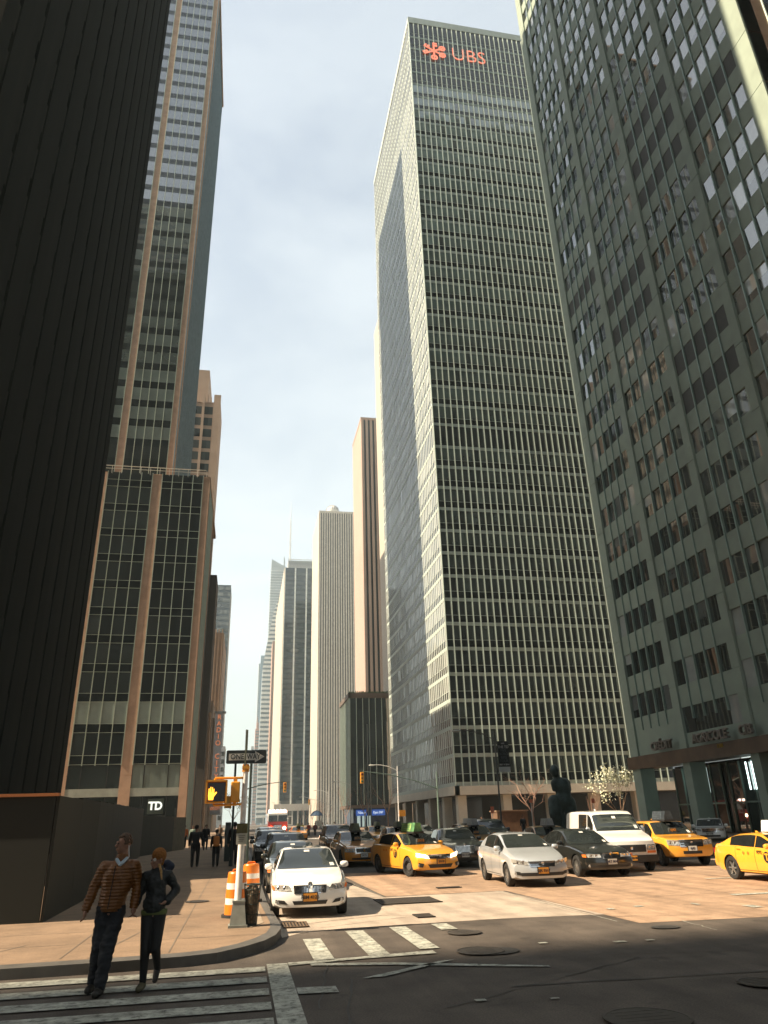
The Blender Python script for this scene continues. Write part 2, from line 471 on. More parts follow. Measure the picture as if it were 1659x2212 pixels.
m.build('base_beam', stone_w, ub)
m = MB(); m.box(36, 78, 114, 152, 0.15, 4.9)
m.build('lobby_wall', M('lobby_dark', (0.035, 0.03, 0.025), 0.25, var=0.3, scale=0.5), ub)
m = MB(); m.box(30.6, 78, 108.7, 157, 4.80, 4.86); m.build('soffit', M('soffit', (0.14, 0.12, 0.10), 0.8), ub)
for x, y in [(31.6, 110), (31.6, 118), (31.6, 127), (31.6, 137), (31.6, 147), (31.6, 156), (38.5, 110), (45.5, 110), (52.5, 110), (59.5, 110)]:
    m = MB(); m.box(x - 0.65, x + 0.65, y - 0.65, y + 0.65, 0.15, 4.8); m.build('column', stone_w, ub)
sign_red = M('red_sign', (0.6, 0.15, 0.09), 0.5, emit=(1.0, 0.27, 0.16), es=.36)
# red letters and crossed-keys emblem standing between the fins
lettering('sign_letters', 'UBS', 5.9, sign_red, ub, (44.7, 108.47, 167.2), depth=0.03, bold=-0.05, sx=0.84)
m = MB()
def star(cx, cz, r, n, ph):
    for k in range(n):
        a = ph + 2 * math.pi * k / n
        pts = [(cx + r * math.cos(a - .22), cz + r * math.sin(a - .22)), (cx + r * 1.25 * math.cos(a), cz + r * 1.25 * math.sin(a)), (cx + r * math.cos(a + .22), cz + r * math.sin(a + .22))]
        m.prism([(cx + .25 * math.cos(a - 1.2), cz + .25 * math.sin(a - 1.2))] + pts + [(cx + .25 * math.cos(a + 1.2), cz + .25 * math.sin(a + 1.2))], 108.28, 108.40)
        m.lathe((cx + r * 1.0 * math.cos(a), 108.34, cz + r * 1.0 * math.sin(a)), [(0.001, -0.04), (.62, -.04), (.62, .04), (.3, .04), (.3, -.04)], 12, axis='X') if False else None
for k in range(3):
    a = math.pi / 2 + k * math.pi / 3
    dx, dz = math.cos(a), math.sin(a)
    def pt(t, s): return (36.2 + dx * t - dz * s, 167.1 + dz * t + dx * s)
    m.prism([pt(-2.6, -.2), pt(2.6, -.2), pt(2.6, .2), pt(-2.6, .2)], 108.26, 108.36)
    m.prism([pt(1.5, -.85), pt(2.1, -.85), pt(2.1, .2), pt(1.5, .2)], 108.24, 108.34)
    m.prism([pt(2.35, -.8), pt(2.75, -.8), pt(2.75, .2), pt(2.35, .2)], 108.24, 108.34)
    for j in range(10):
        b0 = 2 * math.pi * j / 10; b1 = 2 * math.pi * (j + 1) / 10
        f = lambda r, b: pt(-2.3 + r * math.cos(b), r * math.sin(b))
        m.prism([f(.45, b0), f(.85, b0), f(.85, b1), f(.45, b1)], 108.25, 108.37)
m.build('emblem', sign_red, ub)
# ---- left tower with podium (stone piers and dark glass bays)
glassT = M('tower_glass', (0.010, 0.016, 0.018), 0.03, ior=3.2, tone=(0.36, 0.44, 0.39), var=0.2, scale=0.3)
td = thing('podium_tower', 'tan stone pier tower with dark glass bays above a bank podium on the left', 'building', (-7.07, 104, 0))
core('wall', td, -45, -7.6, 104.6, 130, 0.15, 51.2)
core('tower_core', td, -45, -14.9, 118.6, 148, 45, 190)
FP = ((-23.1, 104.0), (1, 0), (0, -1))     # podium front, u from the left edge
piers = [(0, 0.9), (7.42, 8.85), (14.95, 16.03)]
for a, b in piers:
    m = MB()
    z = 0.15
    while z < 51.6:
        z2 = min(51.6, z + 3.96)
        m.fbox(FP, a, b, z, z2 - 0.05, -0.8, -0.02); m.fbox(FP, a + .03, b - .03, z2 - 0.05, z2, -0.8, -0.05)
        z = z2
    m.build('stone_pier', tan_stone, td)
finT = M('green_metal_fin', (0.46, 0.52, 0.42), 0.4, metal=0.4, var=0.08)
for bi, (a, b) in enumerate([(0.9, 7.42), (8.85, 14.95)]):
    n = 4; p = (b - a) / n
    us = [a + p * k for k in range(n + 1)]
    z = 9.45; k = 0
    while z < 51.3:
        m = MB()
        z2 = z + 3.98
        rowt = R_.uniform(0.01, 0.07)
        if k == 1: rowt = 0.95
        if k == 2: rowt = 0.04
        pane_row(m, FP, us, z + 1.15, min(z2, 51.6), -0.05, rowt, 0.08)
        if k == 1:
            j = 0 if bi == 0 else 1
        pane_row(m, FP, us, z, z + 1.10, -0.05, 0.0, 0.0, mi=1)
        m.fbox(FP, a, b, z + 1.10, z + 1.15, -0.1, 0.0, 2)
        m.fbox(FP, a, b, z - 0.02, z + 0.03, -0.1, 0.0, 2)
        m.build('window_band', [glassT, glassD, finT], td)
        z = z2; k += 1
    for u in us:
        m = MB(); m.fbox(FP, u - 0.05, u + 0.05, 9.3, 51.7, -0.14, 0.07); m.build('mullion', finT, td)
    m = MB(); m.fbox(FP, a, b, 5.5, 6.5, -0.5, -0.06); m.build('base_beam', M('grey_panel', (0.30, 0.33, 0.29), 0.5), td)
    m = MB(); us3 = [a, a + (b - a) * .25, a + (b - a) * .75, b]
    pane_row(m, FP, us3, 6.5, 9.35, -0.12, 0.62 if bi else 0.04, 0.03)
    for u in us3: m.fbox(FP, u - .06, u + .06, 6.5, 9.4, -0.2, -0.05, 1)
    m.build('shop_window', [glassT, coreM], td)
    m = MB(); pane_row(m, FP, us3, 0.2, 5.5, -0.4, 0.02, 0.01)
    for u in us3: m.fbox(FP, u - .06, u + .06, 0.2, 5.5, -0.5, -0.3, 1)
    m.build('storefront', [glassT, coreM], td)
m = MB(); m.fbox(FP, -0.2, 15.3, 52.55, 52.62, 0.1, 0.18); m.fbox(FP, -0.2, 15.3, 52.1, 52.14, 0.1, 0.16)
for k in range(12): m.fbox(FP, k * 1.4, k * 1.4 + 0.05, 51.4, 52.6, 0.08, 0.16)
m.build('railing', M('white_rail', (0.72, 0.70, 0.6), 0.5), td)
m = MB(); m.box(-23.1, -7.07, 104.4, 130, 51.2, 51.75); m.build('roof', tan_stone, td)
# podium avenue side
FQ = ((-7.07, 118.0), (0, -1), (1, 0))
m = MB()
for u0, u1 in [(0, 1.2), (12.9, 14.0)]: m.fbox(FQ, u0, u1, 0.15, 51.6, -0.7, 0.0)
m.build('stone_pier', tan_stone, td)
m = MB(); m.fbox(FQ, 1.2, 12.9, 0.15, 51.5, -0.6, -0.25, 0)
for k in range(11): m.fbox(FQ, 1.2 + k * 1.17, 1.27 + k * 1.17, 0.15, 51.5, -0.25, -0.05, 1)
for k in range(13): m.fbox(FQ, 1.2, 12.9, k * 3.98, k * 3.98 + .5, -0.25, -0.15, 2)
m.build('side_bay', [glassD, finT, coreM], td)
# tower above podium
FT = ((-39.7, 118.0), (1, 0), (0, -1))
tp = [(0, 1.4), (7.85, 9.1), (15.45, 16.75), (24.05, 25.4)]
for a, b in tp:
    m = MB(); z = 45.0
    while z < 190:
        z2 = min(190, z + 4.02)
        m.fbox(FT, a, b, z, z2 - 0.05, -0.8, -0.02); m.fbox(FT, a + .03, b - .03, z2 - 0.05, z2, -0.8, -0.05)
        z = z2
    m.build('stone_pier', tan_stone, td)
for bi, (a, b) in enumerate([(1.4, 7.85), (9.1, 15.45), (16.75, 24.05)]):
    n = 5 if bi == 2 else 4; p = (b - a) / n; us = [a + p * k for k in range(n + 1)]
    for k in range(34):
        z = 51.6 + k * 4.0
        m = MB()
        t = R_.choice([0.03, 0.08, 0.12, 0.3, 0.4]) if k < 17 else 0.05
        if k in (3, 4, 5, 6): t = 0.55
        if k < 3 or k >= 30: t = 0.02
        pane_row(m, FT, us, z + 1.45, z + 4.0, -0.05, t, 0.05)
        pane_row(m, FT, us, z, z + 1.45, -0.05, 0.0, 0.0, mi=1)
        m.build('window_band', [glassT, glassD], td)
    for u in us:
        m = MB(); m.fbox(FT, u - 0.05, u + 0.05, 51.6, 190, -0.14, 0.07); m.build('mullion', finT, td)
FR = ((-14.3, 149.0), (0, -1), (1, 0))
for k in range(34):
    z = 51.6 + k * 4.0
    m = MB(); us = [1.2 + j * 1.2 for j in range(26)]
    pane_row(m, FR, us, z + 1.4, z + 4.0, -0.2, 0.15, 0.15); pane_row(m, FR, us, z, z + 1.4, -0.2, 0, 0, mi=1)
    m.build('window_band', [glassT, glassD], td)
for j in range(26):
    m = MB(); m.fbox(FR, 1.17 + j * 1.2, 1.23 + j * 1.2, 50, 190, -0.3, -0.12); m.build('mullion', M('dark_metal_fin', (0.20, 0.27, 0.29), 0.4, metal=.3), td)
m = MB(); m.fbox(FR, 30.3, 31, 50, 190, -0.8, -0.06); m.build('stone_pier', tan_stone, td)
m = MB(); m.box(-45, -14.2, 117.9, 149, 189.9, 190.6); m.build('roof', tan_stone, td)
# bank sign in the storefront
m = MB(); m.fbox(FP, 11.2, 13.2, 3.35, 5.15, 0.05, 0.16); bk = m.build('sign_board', M('bank_board', (0.02, 0.035, 0.025), 0.5), td)
wl = M('white_letter', (0.75, 0.78, 0.72), 0.5, emit=(0.8, 0.9, 0.85), es=0.35)
lettering('sign_letters', 'TD', 1.35, wl, td, (-10.9, 103.8, 4.25), depth=0.03, bold=0.05, sx=0.95)
m = MB(); m.fbox(FP, 10.7, 13.5, 2.65, 3.1, 0.05, 0.12); m.build('sign_strip', M('sign_strip', (0.10, 0.11, 0.10), 0.5), td)
lettering('sign_letters', 'Open 7 Days', 0.38, wl, td, (-11.0, 103.85, 2.87), depth=0.02)
# ---- dark tower on the left (nearly black granite)
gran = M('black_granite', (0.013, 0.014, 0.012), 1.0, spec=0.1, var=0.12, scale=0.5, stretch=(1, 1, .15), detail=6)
cb_ = thing('granite_tower', 'nearly black granite tower filling the left edge, seen in shade', 'building', (-14, 27.2, 0))
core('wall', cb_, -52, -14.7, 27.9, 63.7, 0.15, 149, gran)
FA = ((-14.0, 64.4), (0, -1), (1, 0)); FB = ((-52, 27.2), (1, 0), (0, -1))
for F, Wd in ((FA, 37.2), (FB, 38.0)):
    n = int(Wd / 3.05)
    for k in range(n + 1):
        u = k * (Wd / n); O, uu, nn = F
        P = lambda a, c: (O[0] + uu[0] * a + nn[0] * c, O[1] + uu[1] * a + nn[1] * c)
        m = MB(); a = [P(max(0, u - 1.36), -.8), P(max(0, u - 1.34), -.03), P(u, 0), P(min(Wd, u + 1.34), -.03), P(min(Wd, u + 1.36), -.8)]
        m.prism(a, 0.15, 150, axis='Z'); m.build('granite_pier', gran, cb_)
    for q in range(37):
        z = 7 + q * 3.85
        m = MB(); us = [k * (Wd / n) for k in range(n + 1)]
        m.fquad(F, .5, Wd - .5, z, z + 2.4, -0.12, 0, 0.001, 0.0)
        m.build('window_band', M('smoked_glass', (0.013, 0.014, 0.012), 0.9, spec=.1), cb_)
# ---- stone office tower on the right
sg = M('grey_green_stone', (0.255, 0.32, 0.265), 0.7, var=0.10, scale=0.7, detail=6)
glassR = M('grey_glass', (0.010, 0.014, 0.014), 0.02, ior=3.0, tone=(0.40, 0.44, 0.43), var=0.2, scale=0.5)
finR = M('grey_fin', (0.24, 0.33, 0.29), 0.45, metal=0.3, var=0.1)
ag = thing('stone_office_tower', 'shaded tower on the right with broad stone piers and ribbon windows over a dark lobby', 'building', (35, 64.4, 0))
core('wall', ag, 35.7, 90, 30.6, 63.9, 6.4, 184, coreM)
core('lobby_wall', ag, 38.2, 90, 30.6, 63.0, 0.15, 5.5, M('black_lobby', (0.012, 0.013, 0.011), 0.15, ior=1.6))
FG = ((35.0, 64.4), (0, -1), (-1, 0))
pr = [(0, 1.35), (8.2, 9.2), (16.75, 17.65), (25.0, 25.85), (32.5, 34.2)]
for a, b in pr:
    m = MB(); z = 0.15
    while z < 184:
        z2 = min(184.5, z + 5.6)
        m.fbox(FG, a, b, z, z2 - 0.06, -1.2, 0.16); m.fbox(FG, a + .05, b - .05, z2 - 0.06, z2, -1.2, 0.11)
        z = z2
    m.build('stone_pier', sg, ag)
for bi, (a, b) in enumerate([(1.35, 8.2), (9.2, 16.75), (17.65, 25.0), (25.85, 32.5)]):
    n = 5; p = (b - a) / n; us = [a + p * k for k in range(n + 1)]
    nlow = 2 if bi else 1
    for k in range(47):
        z = (9.75 if bi != 1 else 7.6) + 3.75 * (k + (0 if bi != 1 else 0))
        if z > 181: continue
        zf = z
        m = MB()
        louv = (bi == 1 and k in (10, 11)) or (bi == 2 and k in (6, 7, 12, 13, 14)) or (bi == 0 and k in (12,)) or (bi == 3 and k in (2, 3, 12))
        if louv:
            m.fbox(FG, a, b, z, z + 2.0, -0.4, -0.06, 1)
        else:
            t = R_.choice([0.0, 0.0, 0.05, 0.12, 0.3]) if not (40 < z < 135 and R_.random() < .4) else .55  # pale pane tones stand in for broken reflections of other facades
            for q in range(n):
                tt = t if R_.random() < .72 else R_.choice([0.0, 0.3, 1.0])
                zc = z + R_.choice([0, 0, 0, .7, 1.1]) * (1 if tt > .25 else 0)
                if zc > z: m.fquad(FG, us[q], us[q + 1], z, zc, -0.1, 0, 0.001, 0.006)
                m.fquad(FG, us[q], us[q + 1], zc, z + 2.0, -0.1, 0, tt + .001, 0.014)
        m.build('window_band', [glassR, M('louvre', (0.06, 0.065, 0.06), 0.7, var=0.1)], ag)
        m = MB(); m.fbox(FG, a, b, z + 2.0, z + 3.75, -0.5, -0.02); m.build('spandrel', sg, ag)
    m = MB(); m.fbox(FG, a, b, 6.45, 9.75 if bi != 1 else 7.6, -0.5, -0.02); m.build('spandrel', sg, ag)
    for u in us[1:-1]:
        m = MB(); m.fbox(FG, u - 0.055, u + 0.055, 8.6, 183.5, -0.12, 0.09); m.build('mullion', finR, ag)
m = MB(); m.fbox(FG, -0.4, 34.4, 5.4, 6.45, -1.5, 0.35); m.build('lintel', M('bronze_beam', (0.10, 0.062, 0.035), 0.6, var=0.35, scale=.8), ag)
# north face of that tower
FH = ((35.0, 30.2), (1, 0), (0, -1))
m = MB(); m.fbox(FH, 0, 2.2, 0.15, 184, -0.6, 0.0); m.build('stone_pier', M('brown_stone', (0.22, 0.14, 0.09), 0.7), ag)
for k in range(45):
    z = 7.6 + 3.75 * k
    m = MB(); us = [2.2 + 1.6 * j for j in range(12)]
    pane_row(m, FH, us, z, z + 2.2, -0.2, 0.02, 0.02); m.build('window_band', [glassR], ag)
    m = MB(); m.fbox(FH, 2.2, 19.8, z + 2.2, z + 3.75, -0.5, -0.05); m.build('spandrel', M('brown_spandrel', (0.05, 0.045, 0.04), 0.6), ag)
m = MB()
for j in range(12): m.fbox(FH, 2.15 + 1.6 * j, 2.25 + 1.6 * j, 7, 183, -0.3, 0.12)
m.build('mullion', fin_m, ag)
# lobby glass and plaques
for a, b in [(1.35, 8.2), (9.2, 16.75), (17.65, 25.0)]:
    m = MB(); n = 5; p = (b - a) / n
    for k in range(n):
        m.fquad(FG, a + p * k, a + p * (k + 1), 0.2, 5.35, -3.1, 0, 0.001, 0.004)
    for k in range(n + 1): m.fbox(FG, a + p * k - .04, a + p * k + .04, 0.2, 5.35, -3.15, -3.0, 1)
    m.fbox(FG, a, b, 2.3, 2.42, -3.15, -3.0, 1)
    m.build('lobby_window', [glassR, finR], ag)
lt = M('lobby_light', (0.8, 0.9, 0.85), 0.5, emit=(0.75, 0.95, 0.9), es=1.4)
for u in (3.4, 4.2, 5.2, 6.0, 11.7, 12.4, 13.2):
    m = MB(); m.fbox(FG, u, u + 0.06, 3.2, 5.2, -3.0, -2.9); m.build('light_tube', lt, ag)
silver = M('brushed_letter', (0.22, 0.20, 0.18), 0.35, metal=0.5, var=.2)
lettering('sign_letters', 'CRÉDIT', 0.95, silver, ag, (34.45, 58.2, 6.95), xdir=(0, -1, 0), depth=0.12, bold=0.02, sx=1.0)
lettering('sign_letters', 'AGRICOLE', 0.95, silver, ag, (34.45, 51.3, 6.95), xdir=(0, -1, 0), depth=0.12, bold=0.02, sx=1.0)
lettering('sign_letters', 'CIB', 0.95, silver, ag, (34.45, 47.0, 6.95), xdir=(0, -1, 0), depth=0.12, bold=0.02, sx=1.0)
lettering('sign_letters', '1301', 0.4, M('brass_numerals', (0.45, 0.33, 0.08), 0.4, metal=.6), ag, (34.6, 50.5, 6.2), xdir=(0, -1, 0), depth=0.03)
# ---- background buildings, each its own thing
def stripes(name, root, F, Wd, z0, z1, pitch, w, mat, d=0.3, start=0.0, per=1):
    n = int(Wd / pitch)
    for i in range(n + 1):
        m = MB(); m.fbox(F, start + i * pitch, min(Wd, start + i * pitch + w), z0, z1, -0.1, d); m.build(name, mat, root)
def floors(root, F, Wd, z0, z1, fh, gh, mat, inset=0.0, mi_t=0.1, name='window_band', n=None):
    z = z0
    while z < z1 - gh:
        m = MB(); k = max(1, int(Wd / 3.0))
        us = [Wd * j / k for j in range(k + 1)]
        pane_row(m, F, us, z, z + gh, -inset, mi_t, mi_t, 0.002)
        m.build(name, mat, root)
        z += fh
pink = M('sunlit_pink_stone', (0.52, 0.37, 0.31), 0.8, var=0.05, scale=0.05)
palel = M('pale_limestone', (0.56, 0.50, 0.42), 0.8, var=0.06, scale=0.05)
browns = M('brown_stripe_stone', (0.36, 0.27, 0.21), 0.8, var=0.08, scale=.1)
gB = M('far_glass', (0.012, 0.020, 0.026), 0.06, ior=1.7, tone=(0.2, 0.22, 0.2), var=0.2, scale=0.2)
# tower A: stone ribs behind the small glass block
a_ = thing('ribbed_tower', 'tall brown ribbed stone tower behind the white ribbed slab, with a pink sunlit flank', 'building', (45.9, 285, 0))
core('wall', a_, 46.1, 95, 285.2, 311.8, 0, 171.7, M('dark_window_stripe', (0.03, 0.035, 0.035), 0.3))
core('side_glass', a_, 45.98, 46.1, 285.6, 311.6, 0, 171.4, M('pale_side_glass', (0.30, 0.34, 0.34), 0.3))
stripes('stone_rib', a_, ((45.9, 285), (1, 0), (0, -1)), 40, 0, 171.5, 2.0, 1.05, browns, .5)
stripes('stone_rib', a_, ((45.9, 312), (0, -1), (-1, 0)), 27, 0, 171.5, 1.9, 1.25, pink, .06)  # flank ribs and glass coloured paler for the sunlight on that side
m = MB(); m.box(45.7, 95, 284.8, 312, 171.4, 172.6); m.build('roof', browns, a_)
# tower B
b_ = thing('ribbed_slab', 'white and grey ribbed slab tower with a round dome on its roof', 'building', (41.2, 431, 0))
core('wall', b_, 41.5, 80, 431.3, 478.8, 0, 187, M('dark_window_stripe', (0.03, 0.035, 0.035), 0.3))
stripes('stone_rib', b_, ((41.2, 431), (1, 0), (0, -1)), 30, 0, 186.6, 1.5, 0.85, M('light_rib', (0.50, 0.47, 0.40), 0.7), .5)
stripes('stone_rib', b_, ((41.2, 479), (0, -1), (-1, 0)), 48, 0, 186.6, 1.5, 1.2, palel, .3)
m = MB(); m.box(40.9, 80, 430.6, 479, 186.5, 187.8); m.build('roof', M('light_rib', (0.50, 0.47, 0.40), 0.7), b_)
m = MB(); m.lathe((50.6, 440, 191.5), [(4.2 * math.cos(a), 4.2 * math.sin(a)) for a in [-.4 + k * (math.pi / 2 + .39) / 8 for k in range(9)]], 18)
m.cyl((50.6, 440, 187.5), (50.6, 440, 191), 1.6); dm = m.build('dome', M('dome_white', (0.55, 0.55, 0.52), .6), b_, smooth='a')
m = MB()
for k in range(9):
    a = k * math.pi / 9
    pts = [(50.6 + 4.26 * math.cos(t) * math.cos(a), 440 + 4.26 * math.cos(t) * math.sin(a), 191.5 + 4.26 * math.sin(t)) for t in [i * math.pi / 12 for i in range(13)]]
    m.tube(pts, .09, 4)
m.build('dome_rib', coreM, b_)
# tower C
c_ = thing('dark_glass_tower', 'dark blue glass tower with white vertical bars, right of the one way sign', 'building', (25.9, 560, 0))
core('wall', c_, 26.1, 60, 560.2, 719, 0, 192, M('deep_glass', (0.010, 0.022, 0.032), 0.05, ior=1.7))
FC = ((25.9, 560), (1, 0), (0, -1))
floors(c_, FC, 21.5, 14, 190, 3.9, 2.3, gB, -.05, .12)
whitebar = M('white_bar', (0.60, 0.62, 0.56), .6)
for u0, u1 in [(0, 0.5), (7.9, 9.0), (16.9, 18.0)]:
    m = MB(); m.fbox(FC, u0, u1, 12, 191.8, -.1, .5); m.build('vertical_bar', whitebar, c_)
stripes('stone_rib', c_, ((25.9, 720), (0, -1), (-1, 0)), 160, 0, 191.8, 3.4, 2.5, palel, .5)
m = MB(); m.box(28.3, 60, 561, 700, 192, 198.5); m.build('roof', M('roof_grey', (0.33, 0.34, 0.33), .8), c_)
m = MB()
for k in range(14): m.box(28.3 + k * 1.6, 28.5 + k * 1.6, 560.8, 561, 196.5, 199.6)
m.box(28.3, 52, 560.8, 561, 199.2, 199.7); m.build('railing', whitebar, c_)
m = MB(); m.box(22.5, 50, 556, 560, 9.5, 14); m.build('base_beam', palel, c_)
for k in range(7):
    m = MB(); m.box(23 + k * 4, 24 + k * 4, 556.3, 557.3, 0.15, 9.5); m.build('column', palel, c_)
# faceted glass tower with spire
d_ = thing('faceted_glass_tower', 'hazy faceted glass tower with slanted tip and tall lattice spire far down the avenue', 'building', (28, 1050, 0))
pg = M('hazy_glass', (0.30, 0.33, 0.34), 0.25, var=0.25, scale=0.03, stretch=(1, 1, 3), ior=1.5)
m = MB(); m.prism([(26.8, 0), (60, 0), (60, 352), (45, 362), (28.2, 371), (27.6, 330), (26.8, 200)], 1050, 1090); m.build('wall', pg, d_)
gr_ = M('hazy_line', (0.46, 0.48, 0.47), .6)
for k in range(80):
    z = 20 + k * 4.2
    m = MB(); m.box(26.9, 58, 1049.4, 1049.9, z, z + 1.3); m.build('spandrel', gr_, d_)
m = MB()
m.cyl((57, 1080, 350), (57, 1080, 437), 0.8, .7, 6); m.cyl((57, 1080, 437), (57, 1080, 482), .55, .2, 6)
for s in ((-1.8, -1.8), (1.8, -1.8), (0, 1.8)): m.cyl((57 + s[0], 1080 + s[1], 350), (57 + s[0] * .45, 1080 + s[1] * .45, 450), .26, .2, 4)
for k in range(16):
    z = 352 + k * 6.1; s = 1.8 * (1 - .55 * k / 16)
    m.cyl((57 - s, 1080 - s, z), (57 + s, 1080 - s, z + 6), .2, .2, 4); m.cyl((57 + s, 1080 - s, z), (57 - s, 1080 - s, z + 6), .2, .2, 4); m.box(57 - s, 57 + s, 1080 - s - .1, 1080 - s + .1, z - .2, z + .2)
m.build('spire', M('spire_white', (0.6, 0.6, 0.58), .6), d_)
m = MB(); m.prism([(46.5, 355), (49, 355), (49, 372), (46.6, 382)], 1060, 1062); m.build('glass_fin', pg, d_)
# curved white banded building
e_ = thing('curved_banded_building', 'white horizontally banded office block whose left edge sweeps outward like a ski slope', 'building', (18, 950, 0))
prof = [(0.0183, 0.0), (.0187, .05), (.0194, .1608), (.0200, .1962), (.0231, .2204), (.0281, .2493), (.0320, .2732), (.0364, .2876)]
pp = [(r * 950, z * 950 + 1.85) for r, z in prof]
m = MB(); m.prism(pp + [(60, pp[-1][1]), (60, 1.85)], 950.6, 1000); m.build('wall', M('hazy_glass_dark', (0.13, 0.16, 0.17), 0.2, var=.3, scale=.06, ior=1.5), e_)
def xat(z):
    for (x0, z0), (x1, z1) in zip(pp[:-1], pp[1:]):
        if z0 <= z <= z1: return x0 + (x1 - x0) * (z - z0) / (z1 - z0)
    return pp[-1][0]
z = 8
while z < pp[-1][1] - 3:
    x = xat(z + 1); m = MB(); m.prism([(xat(z) - .15, z), (45, z), (45, z + 2.9), (xat(z + 2.9) - .15, z + 2.9)], 950, 951); m.build('spandrel', M('white_band', (0.62, 0.60, 0.54), .7), e_)
    z += 5.6
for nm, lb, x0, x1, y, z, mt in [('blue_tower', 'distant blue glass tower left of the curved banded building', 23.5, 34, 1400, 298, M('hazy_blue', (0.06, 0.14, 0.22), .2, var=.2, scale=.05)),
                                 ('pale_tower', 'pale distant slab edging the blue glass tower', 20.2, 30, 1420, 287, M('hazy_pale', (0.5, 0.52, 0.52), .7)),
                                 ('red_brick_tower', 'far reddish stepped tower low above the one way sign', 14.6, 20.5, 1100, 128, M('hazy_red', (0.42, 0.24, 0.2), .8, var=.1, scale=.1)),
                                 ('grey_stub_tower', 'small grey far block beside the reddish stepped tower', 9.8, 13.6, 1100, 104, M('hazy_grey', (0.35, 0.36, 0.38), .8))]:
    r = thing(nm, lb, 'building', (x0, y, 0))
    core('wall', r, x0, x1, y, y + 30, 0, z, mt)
    if nm == 'red_brick_tower':
        core('setback', r, x0 + 1.4, x1 - 1.4, y + 2, y + 20, z, z + 9, mt); core('setback', r, x0 + 2.4, x1 - 2.8, y + 4, y + 12, z + 9, z + 18, mt)
    k = 0
    z_ = 6
    while z_ < z - 3:
        m = MB(); m.box(x0 + .3, x1 - .3, y - .3, y - .05, z_, z_ + 1.6); z_ += 4.2; m.build('window_band', M('far_window', (0.10, 0.13, 0.16), .3), r)
t_ = thing('thin_brown_tower', 'thin brown tower edge standing before the curved banded building', 'building', (24.3, 760, 0))
core('wall', t_, 24.3, 27.3, 760, 790, 0, 178, M('thin_brown', (0.35, 0.22, 0.17), .8)); core('white_wing', t_, 27.3, 30, 762, 790, 0, 150, whitebar)
for k in range(40): m = MB(); m.box(24.7, 25.2, 759.6, 759.9, 6 + k * 4.2, 8.5 + k * 4.2); m.build('window', M('far_window', (0.10, 0.13, 0.16), .3), t_)
# 1271 tower sliver + its glass block
s_ = thing('limestone_fin_tower', 'limestone ribbed tower mostly hidden behind the tower with red lettering', 'building', (43, 195, 0))
core('wall', s_, 43.2, 90, 195, 229, 0, 177)
stripes('stone_rib', s_, ((43, 229), (0, -1), (-1, 0)), 34, 0, 177, 1.4, 0.95, palel, .4)
m = MB(); m.box(42.8, 90, 195, 229.2, 176.6, 178); m.build('roof', palel, s_)
p_ = thing('glass_block', 'small dark glass block with white fins and planted roof left of the tall lettered tower', 'building', (29.1, 210, 0))
core('wall', p_, 29.3, 42.9, 210.2, 230, 5.2, 35)
FK = ((29.1, 210), (1, 0), (0, -1)); FL = ((29.1, 230), (0, -1), (-1, 0))
for q in range(8):
    z = 5.8 + q * 3.65
    m = MB(); us = [k * 1.55 for k in range(9)]; pane_row(m, FK, us, z, z + 3.6, .02, .04, .04); us = [k * 1.5 for k in range(14)]; pane_row(m, FL, us, z, z + 3.6, .02, .04, .04); m.build('window_band', glassA, p_)
for k in range(8):
    m = MB(); m.fbox(FK, k * 1.85, k * 1.85 + .13, 5.6, 34.4, 0, .3); m.build('mullion', fin_m, p_)
for k in range(15):
    m = MB(); m.fbox(FL, k * 1.4, k * 1.4 + .12, 5.6, 34.4, 0, .3); m.build('mullion', fin_m, p_)
m = MB(); m.fbox(FK, -.3, 13.8, 4.9, 5.7, -.3, .4); m.fbox(FL, 0, 20.3, 4.9, 5.7, -.3, .4); m.build('base_beam', M('brown_cornice', (0.12, 0.09, 0.07), .6), p_); m = MB(); m.fbox(FK, -.3, 13.8, 34.3, 35.6, -.3, .5); m.fbox(FL, 0, 20.5, 34.3, 35.6, -.3, .5)
m.build('cornice', M('brown_cornice', (0.12, 0.09, 0.07), .6), p_)
m = MB()
for k in range(400):
    x = 29 + R_.random() * 13.6; zz = 35.6 + R_.random() * .6; y = 209.7 + R_.random() * 3
    m.cyl((x, y, zz - .2), (x + R_.uniform(-.2, .2), y, zz + .3), .12, .02, 4)
m.build('roof_planting', M('roof_green', (0.06, 0.09, 0.03), .8, var=.5, scale=2), p_)
core('shopfront', p_, 30, 42.9, 211, 229, 0.15, 5.2, M('shop_blue_dark', (0.02, 0.035, 0.08), .2))
blueS = M('blue_sign', (0.03, 0.10, 0.45), .4, emit=(0.05, 0.18, 0.7), es=.12)
for x0, x1, tx in ((30.6, 33.6, '7-Eleven'), (34.7, 38.6, 'Open 24/7')):
    m = MB(); m.box(x0, x1, 209.7, 210.0, 3.0, 4.5); m.build('sign_board', blueS, p_)
    lettering('sign_letters', tx, .85, wl, p_, ((x0 + x1) / 2, 209.6, 3.75), depth=.03, sx=.75)
for k in range(3): m = MB(); m.box(31 + k * 1.4, 31.9 + k * 1.4, 210.6, 210.7, .3, 3.0); m.build('lit_door', M('lit_shop', (0.5, .55, .5), .5, emit=(.7, .9, .85), es=.15), p_)
